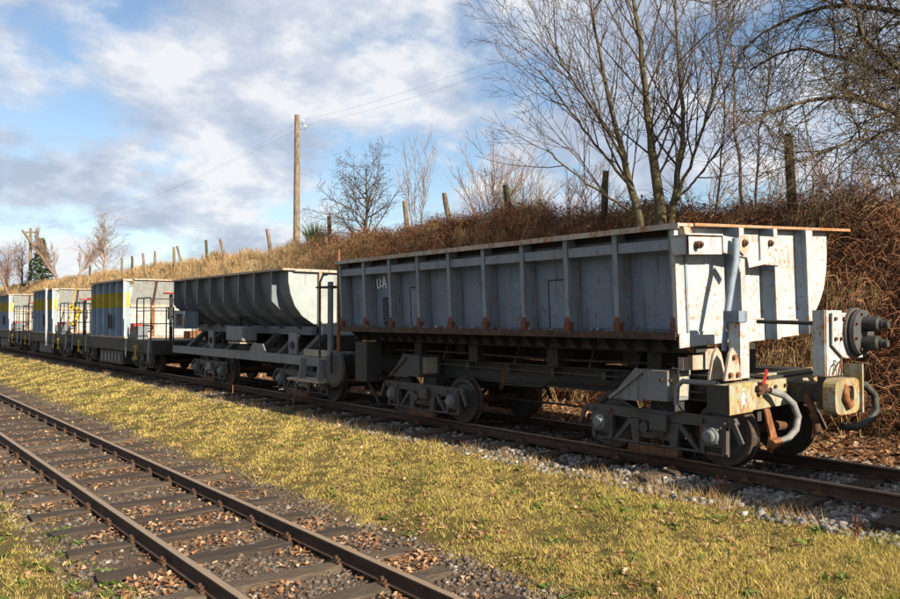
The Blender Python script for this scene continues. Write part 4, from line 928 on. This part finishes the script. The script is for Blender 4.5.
def path(pts, n, rnd, wob=.03):
    """smooth resample with a little wander"""
    P = [Vector(p) for p in pts]; out = []
    for i in range(n):
        u = i/(n-1)*(len(P)-1); k = min(int(u), len(P)-2); f = u-k
        p0, p1, p2, p3 = P[max(k-1,0)], P[k], P[k+1], P[min(k+2,len(P)-1)]
        q = .5*((2*p1)+(p2-p0)*f+(2*p0-5*p1+4*p2-p3)*f*f+(3*p1-p0-3*p2+p3)*f**3)
        out.append(q+Vector((rnd.gauss(0,wob),rnd.gauss(0,wob),0))*(i > 0))
    return out
ASH = dict(levels=4, dens=[2.0,2.1,2.6,2.4], ang=[(25,52),(25,48),(25,55),(30,60)], len=[5.0,2.1,.95,.45], rad=[.034,.016,.010,.0075], wob=.075, up=[.40,.22,.12,.1], tip=.0055)
def rooted(p):
    """extend a traced stem down into the bank"""
    zg = float(gz(p.x, p.y)); return Vector((p.x, p.y, min(zg, p.z)-.25))
D0 = 20.5
t = Tree(11)
for q, r0 in ((((640,222),(630,185),(620,145),(606,85),(594,20),(584,-50)), .15), (((661,222),(655,170),(650,125),(641,55),(634,-5),(624,-90)), .20), (((671,222),(677,180),(683,135),(680,85),(676,20),(672,-60)), .13), (((674,205),(690,165),(705,120),(722,60),(735,5)), .055), (((676,200),(688,188),(704,170),(722,146)), .045), (((638,215),(612,200),(580,178),(548,150)), .04), (((634,190),(608,160),(575,118),(540,70)), .05), (((628,165),(600,120),(566,70),(545,25)), .045)):
    P = [at_d(*k, D0+.25*i) for i, k in enumerate(q)]
    if q[0][1] > 215: P = [rooted(P[0])]+P
    t.limb(path(P, 18, t.r, .02), r0, .018, 0, ASH, 1.0, .28)
b = at_d(657,224,D0); t.done('bare_tree', (b.x, b.y, float(gz(b.x, b.y))), 'tall bare tree with several mossy trunks behind the nearest wagon', M['bark'], M['twig'])
# slender reddish stems to the right
THIN = dict(levels=3, dens=[4.2,3.6,4], ang=[(25,50),(30,60),(30,60)], len=[1.7,.75,.38], rad=[.016,.008,.005], wob=.10, up=[.5,.2,.1], tip=.004)
for k, (q, r0, lab) in enumerate(((((743,205),(739,165),(735,130),(734,75),(728,10),(722,-60)), .06, 'slim reddish bare tree left of the dark fence post'), (((757,205),(758,160),(764,115),(772,60),(784,0)), .045, 'thin forked bare sapling right of the slim reddish tree'), (((716,212),(719,170),(724,120),(719,60),(714,-10)), .035, 'thin dark bare sapling left of the slim reddish tree'))):
    t = Tree(30+k); P = [at_d(*a, 21.5+.5*k+.1*i) for i, a in enumerate(q)]; P = [rooted(P[0])]+P
    t.limb(path(P, 14, t.r, .03), r0, .014, 0, THIN, 1.0, .3); t.done('bare_sapling', P[1], lab, M['birch'] if k == 0 else M['twig'], M['twig_red'] if k == 0 else M['twig'])
# spreading tree whose trunk stands just outside the right edge
OAK = dict(levels=5, dens=[2.8,4.0,4.2,4.2,3.4], ang=[(30,75),(30,75),(30,75),(30,70),(30,70)], len=[3.2,2.6,1.35,.72,.4], rad=[.045,.028,.015,.0095,.007], wob=.17, up=[.1,.05,.0,-.05,.0], tip=.006)
t = Tree(5); D1 = 17.0
base = at_d(985, 205, D1); P = [rooted(base), base]+[at_d(*k, D1) for k in ((980,150),(972,95),(955,30),(945,-60))]
t.limb(path(P, 14, t.r, .03), .27, .12, 0, OAK, 1.0, .5)
for q, r0, dd in ((((978,165),(940,140),(905,118),(862,100),(825,98),(780,108),(745,128)), .10, -.5), (((966,80),(925,75),(890,62),(868,38),(852,8),(835,-25)), .12, -.3), (((972,110),(935,112),(900,128),(868,138),(836,146),(800,165)), .055, -.9), (((960,40),(920,20),(880,8),(830,6),(775,25),(735,55)), .09, .6), (((976,140),(930,100),(880,72),(830,55),(790,50),(750,70)), .075, .9), (((850,102),(847,80),(849,58),(852,46)), .05, -.5), (((974,130),(945,165),(915,180),(880,185)), .045, -1.1), (((955,20),(900,-20),(840,-30),(770,-25),(720,5)), .08, .2)):
    P = [at_d(*k, D1+dd*i*.5) for i, k in enumerate(q)]; t.limb(path(P, 14, t.r, .04), r0, .02, 1, OAK, 1.0, .15)
t.done('spreading_tree', (base.x, base.y, float(gz(base.x, base.y))), 'spreading bare tree reaching in from the right edge', M['bark'], M['twig_lichen'])
# small orchard tree beyond the crest
ORCH = dict(levels=4, dens=[7,5.5,5.5,4.5], ang=[(35,75),(30,70),(30,70),(30,60)], len=[2.1,1.05,.55,.3], rad=[.035,.017,.010,.007], wob=.17, up=[.25,.1,.05,.0], tip=.006)
def small_tree(px, py, d, hpx, seed, lab, cfg, bark, twig, r0=.09, name='bare_tree', spread=1.0, lean=0, group=None, start=.25):
    t = Tree(seed); b = at_d(px, py, d); H = hpx*d/FPX; p0 = rooted(b)
    P = [p0, b, b+Vector((lean*.3,0,H*.35)), b+Vector((lean*.7,0,H*.65)), b+Vector((lean,0,H))]
    t.limb(path(P, 10, t.r, .05), r0, .02, 0, cfg, spread, start); return t.done(name, b, lab, bark, twig, 'tree', group)
small_tree(366, 234, 36, 66, 41, 'small crooked bare fruit tree between the broom bush and fence posts', ORCH, M['bark'], M['twig'], .13, spread=1.6, start=.05)
WHIP = dict(levels=3, dens=[3.0,4.2,4.2], ang=[(12,28),(15,35),(20,40)], len=[2.2,1.0,.5], rad=[.018,.010,.007], wob=.06, up=[.7,.5,.3], tip=.005)
def shrub(px, py, d, hpx, n, seed, lab, twig, spread=.5, name='bare_shrub', group=None, cfg=WHIP, rr=.02):
    t = Tree(seed); b = at_d(px, py, d); zg = float(gz(b.x, b.y)); H = at_d(px, py-hpx, d).z-zg
    for k in range(n):
        a = t.r.uniform(0, 2*math.pi); q = t.r.random()**.6; o = Vector((math.cos(a), math.sin(a), 0)); h = H*t.r.uniform(.55,1.05)
        p0 = Vector((b.x, b.y, 0))+o*.35*spread*t.r.random(); p0.z = float(gz(p0.x, p0.y))-.1
        P = [p0, p0+o*spread*q*.3+Vector((0,0,h*.4)), p0+o*spread*q*.7+Vector((0,0,h*.75)), p0+o*spread*q*1.1+Vector((0,0,h))]
        t.limb(path(P, 8, t.r, .03), rr, .007, 1, cfg, H/3, .2)
    th = thing(name, (b.x, b.y, zg), lab, 'shrub', group); t.cr.build('stems', twig, th); return th
shrub(418, 226, 32, 88, 7, 51, 'tall pale whip-like saplings between two leaning fence posts', M['twig_pale'], .7)
shrub(492, 222, 30, 70, 30, 52, 'dense reddish bare shrub left of the dark leaning post', M['twig_pale'], 1.5)
shrub(525, 218, 29, 50, 22, 53, 'low reddish bare shrub right of the dark leaning post', M['twig_pale'], 1.3)
shrub(566, 214, 27, 48, 12, 54, 'reddish scrub left of the many-trunked tree', M['twig_red'], 1.3)
shrub(598, 212, 26, 60, 10, 55, 'brown scrub among the leftmost trunk', M['twig'], 1.2)
shrub(705, 214, 24, 58, 12, 56, 'reddish scrub between the mossy trunks and the slim tree', M['twig_red'], 1.4)
shrub(770, 210, 25, 52, 12, 57, 'pale scrub just left of the dark fence post', M['twig_pale'], 1.4)
shrub(815, 208, 24, 60, 14, 58, 'pale reddish scrub right of the dark fence post', M['twig_pale'], 1.4)
shrub(850, 205, 23, 55, 14, 59, 'reddish scrub behind the far top corner of the nearest wagon', M['twig_red'], 1.4)
shrub(888, 204, 22, 60, 14, 60, 'reddish scrub at the right edge of the bank', M['twig_pale'], 1.4)
# green broom bush
t = Tree(61); b = at_d(316, 242, 39); 
for k in range(260):
    a = t.r.uniform(0,2*math.pi); o = Vector((math.cos(a), math.sin(a), 0)); h = t.r.uniform(.55,1.05)*(at_d(316,221,39).z-float(gz(b.x,b.y))); q = t.r.random()*.8
    p0 = Vector((b.x,b.y,0))+o*.3*t.r.random(); p0.z = float(gz(p0.x,p0.y))-.05; t.cr.tube([p0, p0+o*q*.5+Vector((0,0,h*.6)), p0+o*q+Vector((0,0,h))], [.012,.011,.005], 3, False)
th = thing('broom_bush', (b.x, b.y, float(gz(b.x, b.y))), 'low bright green broom bush beside the telegraph pole', 'bush'); t.cr.build('stems', M['broom'], th)
# distant trees at the left
FARC = dict(levels=4, dens=[4.5,3.2,3.0,2.0], ang=[(20,60),(25,55),(30,55),(30,55)], len=[3.6,1.9,1.0,.6], rad=[.045,.025,.016,.012], wob=.10, up=[.6,.3,.1,.1], tip=.010)
small_tree(104, 274, 72, 44, 71, 'round-crowned pale bare tree alone on the left skyline', FARC, M['twig_pale'], M['twig_pale'], .16, start=.18)
small_tree(22, 290, 95, 42, 73, 'reddish bare tree left of the dark spruce', FARC, M['twig_red'], M['twig_red'], .16, spread=.8)
small_tree(8, 292, 92, 36, 74, 'pale reddish bare tree at the left edge', FARC, M['twig_red'], M['twig_red'], .14, spread=.8)
small_tree(57, 278, 84, 34, 75, 'thin leaning bare tree right of the braced pole', WHIP | dict(len=[3,1.6,.8], tip=.014, rad=[.04,.025,.018]), M['twig_pale'], M['twig_pale'], .08, lean=-2.0)
small_tree(76, 278, 80, 26, 76, 'thin bare sapling left of the round-crowned tree', WHIP | dict(len=[3,1.6,.8], tip=.014, rad=[.04,.025,.018]), M['twig_pale'], M['twig_pale'], .07, lean=2.2)
def spruce(px, py, d, hpx, wpx, seed, lab):
    rnd = random.Random(seed); b = at_d(px, py, d); H = hpx*d/FPX; Wd = wpx*d/FPX/2; b.z = float(gz(b.x, b.y))-.2
    th = thing('spruce_tree', b, lab, 'tree'); MB().tube([b, b+Vector((0,0,H))], [.18,.03], 7).build('trunk', M['twig'], th)
    vs = []; fs = []
    for k in range(900):
        u = rnd.random()**1.2; z = H*(.08+.92*u); rad = Wd*(1-u)*rnd.uniform(.25,1.08)+.1; a = rnd.uniform(0,2*math.pi); o = Vector((math.cos(a), math.sin(a), 0)); s = Vector((-o.y, o.x, 0)); c = b+Vector((0,0,z))+o*rad
        for j in range(2):
            w = rnd.uniform(.10,.24); l = rnd.uniform(.3,.6); n0 = len(vs); tip = c+o*l*.6+Vector((0,0,rnd.uniform(-.3,.12)))+s*rnd.uniform(-.3,.3)
            vs += [c-s*w+Vector((0,0,rnd.uniform(-.1,.1))), c+s*w, tip]; fs.append((n0,n0+1,n0+2))
    me = MB(); me.add(vs, fs); me.build('crown', M['needle'], th)
spruce(41, 288, 92, 50, 30, 81, 'dark green spruce beside the braced telegraph pole')

# ------------------------------------------------------------------ telegraph poles, wires, fence posts
def pole(px, ytop, ybot, d, r, lab, name='telegraph_pole'):
    b = at_d(px, ybot, d); tp = at_d(px, ytop, d); zg = float(gz(b.x, b.y)); th = thing(name, (b.x, b.y, zg), lab, 'telegraph pole')
    MB().tube([(b.x,b.y,zg-.4),(b.x,b.y,tp.z)], [r*1.1,r*.8], 12).build('pole_shaft', M['post'], th); return th, Vector((b.x,b.y,tp.z))
t1, top1 = pole(296.5, 115, 250, 42, .17, 'tall wooden telegraph pole standing alone on the bank')
for k, dz in ((0, .35), (1, .62)):
    o = top1+Vector((.30+.12*k,-.12,-dz)); MB().tube([top1+Vector((.1,0,-dz-.12)), o+Vector((0,0,-.12)), o], .02, 6).build('insulator_bracket', M['wire'], t1)
    MB().lathe([(0,.05),(.05,.06),(.10,.045),(.13,.02),(.13,0)], o, 'z', 10).build('insulator', M['mark'], t1)
d2 = 92; t2, top2 = pole(30, 228, 288, d2, .18, 'distant telegraph pole with a slanting brace at the left')
bt = at_d(22.5, 230, d2-.7); bb = at_d(62, 280, d2-.7)
MB().tube([bt, bb+Vector((0,0,-.6))], [.16,.18], 10).build('brace', M['post'], t2)
MB().beam(top2+Vector((-.7,.5,-.5)), top2+Vector((.7,-.5,-.5)), .16, .16).build('crossarm', M['post'], t2)
for s in (-1, 1): MB().lathe([(0,.1),(.2,.12),(.35,.05),(.35,0)], top2+Vector((.6*s,-.45*s,-.42)), 'z', 8).build('insulator', M['mark'], t2)
lp = at_d(3, 275, 88); bp = at_d(9, 292, 88); th = thing('leaning_pole', (bp.x, bp.y, float(gz(bp.x,bp.y))), 'leaning wooden pole low at the left edge', 'pole'); MB().tube([at_d(-6,258,88), bp+Vector((0,0,-.5))], .15, 8).build('pole_shaft', M['post'], th)
th = thing('stub_post', at_d(31.5, 292, d2-3), 'pale stub post at the foot of the braced pole', 'post'); MB().tube([at_d(31.5,294,d2-3)+Vector((0,0,-.4)), at_d(31.5,281,d2-3)], .3, 8).build('post_shaft', M['post'], th)
for k in range(2):
    a = top1+Vector((.30+.12*k,-.12,-.25-.27*k)); b = top2+Vector((.6*(1-2*k),-.45*(1-2*k),-.1)); far = at_d(640, 2, 25)+Vector((.3*k,0,-.3*k))
    for (p, q, sag), lab in (((a, b, 1.3), 'sagging wire from the tall pole to the braced pole, %s'), ((a, far, .35), 'wire rising from the tall pole to the upper right, %s')):
        pts = [p.lerp(q, i/24)-Vector((0,0,sag*4*(i/24)*(1-i/24))) for i in range(25)]
        w = MB().tube(pts, .004, 4).build('overhead_wire', M['wire']); tag(w, lab % ('upper strand', 'lower strand')[k], 'wire', 'telegraph wires')
def fence_post(px, ytop, ybot, lean, lab, dark=False, wpx=5, X=18.2):
    b = at_x(px, ybot, X); d = b.x*_s+b.y*_c; h = (ybot-ytop)*d/FPX; zg = float(gz(b.x, b.y)); r = wpx*d/FPX/2
    rnd = random.Random(px); o = thing('fence_post', (b.x, b.y, zg), lab, 'fence post', 'old fence posts along the crest of the bank')
    top = at_d(px+lean, ytop, d); n = 8; P = [Vector((b.x,b.y,zg-.3)), Vector((b.x,b.y,max(zg,b.z))), top]
    m = MB().tube(path(P, 6, rnd, .008), [r*1.05,r*1.05,r,r,r*.95,r*.85], 8, True, False); m.build('post_shaft', M['post_dark'] if dark else M['post'], o)
for a in ((792,134,214,-4,'thick dark mossy fence post right of the slim reddish tree',True,10), (604,171,210,2,'dark fence post left of the mossy trunks',True,7), (509,185,220,-3,'dark leaning fence post at the reddish shrub',True,7), (449,193,221,-5,'leaning fence post right of the whip-like saplings',False,5.5), (407,201,224,-3,'pale fence post left of the whip-like saplings',False,5), (330,216,240,-1,'short dark fence post between broom bush and fruit tree',True,4.5), (270,229,248,-3,'pale post just left of the tall telegraph pole',False,4),
    (224,239,256,-4,'leaning pale post, second to the left of the tall pole',False,3.5), (207,240,259,-1,'dark post, third to the left of the tall pole',True,3), (181,246,262,-4,'leaning pale post, fourth to the left of the tall pole',False,3), (174,247,262,0,'post beside the fourth leaning post',False,3), (155,251,265,0,'small post, sixth to the left of the tall pole',False,2.6), (144,253,267,-1,'small post, seventh to the left of the tall pole',False,2.6), (132,256,268,0,'small post, eighth to the left of the tall pole',True,2.4), (122,258,270,0,'tiny post nearest right of the round-crowned tree',False,2.4), (90,266,276,0,'tiny post left of the round-crowned tree',True,2.2)):
    fence_post(*a[:5], *a[5:])

# ------------------------------------------------------------------ dried weeds by the ballast
def weed(px, py, hpx, seed, lab):
    rnd = random.Random(seed); r = ray(px, py); tt = (-.30-CH)/r[2]; b = Vector((r[0]*tt, r[1]*tt, 0)); b.z = float(gz(b.x, b.y)); d = b.x*_s+b.y*_c; H = hpx*d/FPX
    th = thing('dried_weed', b, lab, 'weed'); m = MB(); l = MB()
    for k in range(3):
        tp = b+Vector((rnd.uniform(-.08,.08), rnd.uniform(-.08,.08), H*rnd.uniform(.7,1))); m.tube([b-Vector((0,0,.03)), b.lerp(tp,.5)+Vector((rnd.uniform(-.02,.02),0,0)), tp], [.006,.005,.003], 4)
        for j in range(26):
            u = rnd.uniform(.35,1); c = b.lerp(tp, u); o = Vector((rnd.gauss(0,1),rnd.gauss(0,1),rnd.gauss(0,.6))).normalized()*rnd.uniform(.02,.07)*(1.3-u*.6); s = o.cross(Vector((rnd.random(),rnd.random(),1))).normalized()*.012
            l.add([c, c+o*.6+s, c+o, c+o*.6-s], [(0,1,2,3)])
    m.build('stalk', M['bramble'], th); tag(l.build('seed_head', M['bramble_leaf'] if seed % 2 else M['leaf'], th), kind='stuff')
weed(233, 397, 34, 91, 'tall dried brown weed at the grass edge below the hopper wagon')
weed(293, 413, 24, 92, 'short dried orange weed at the grass edge below the hopper step')
weed(722, 503, 24, 93, 'small dried weed in the ballast below the front wheel')
weed(856, 541, 24, 95, 'small dried weed at the grass edge near the right corner')
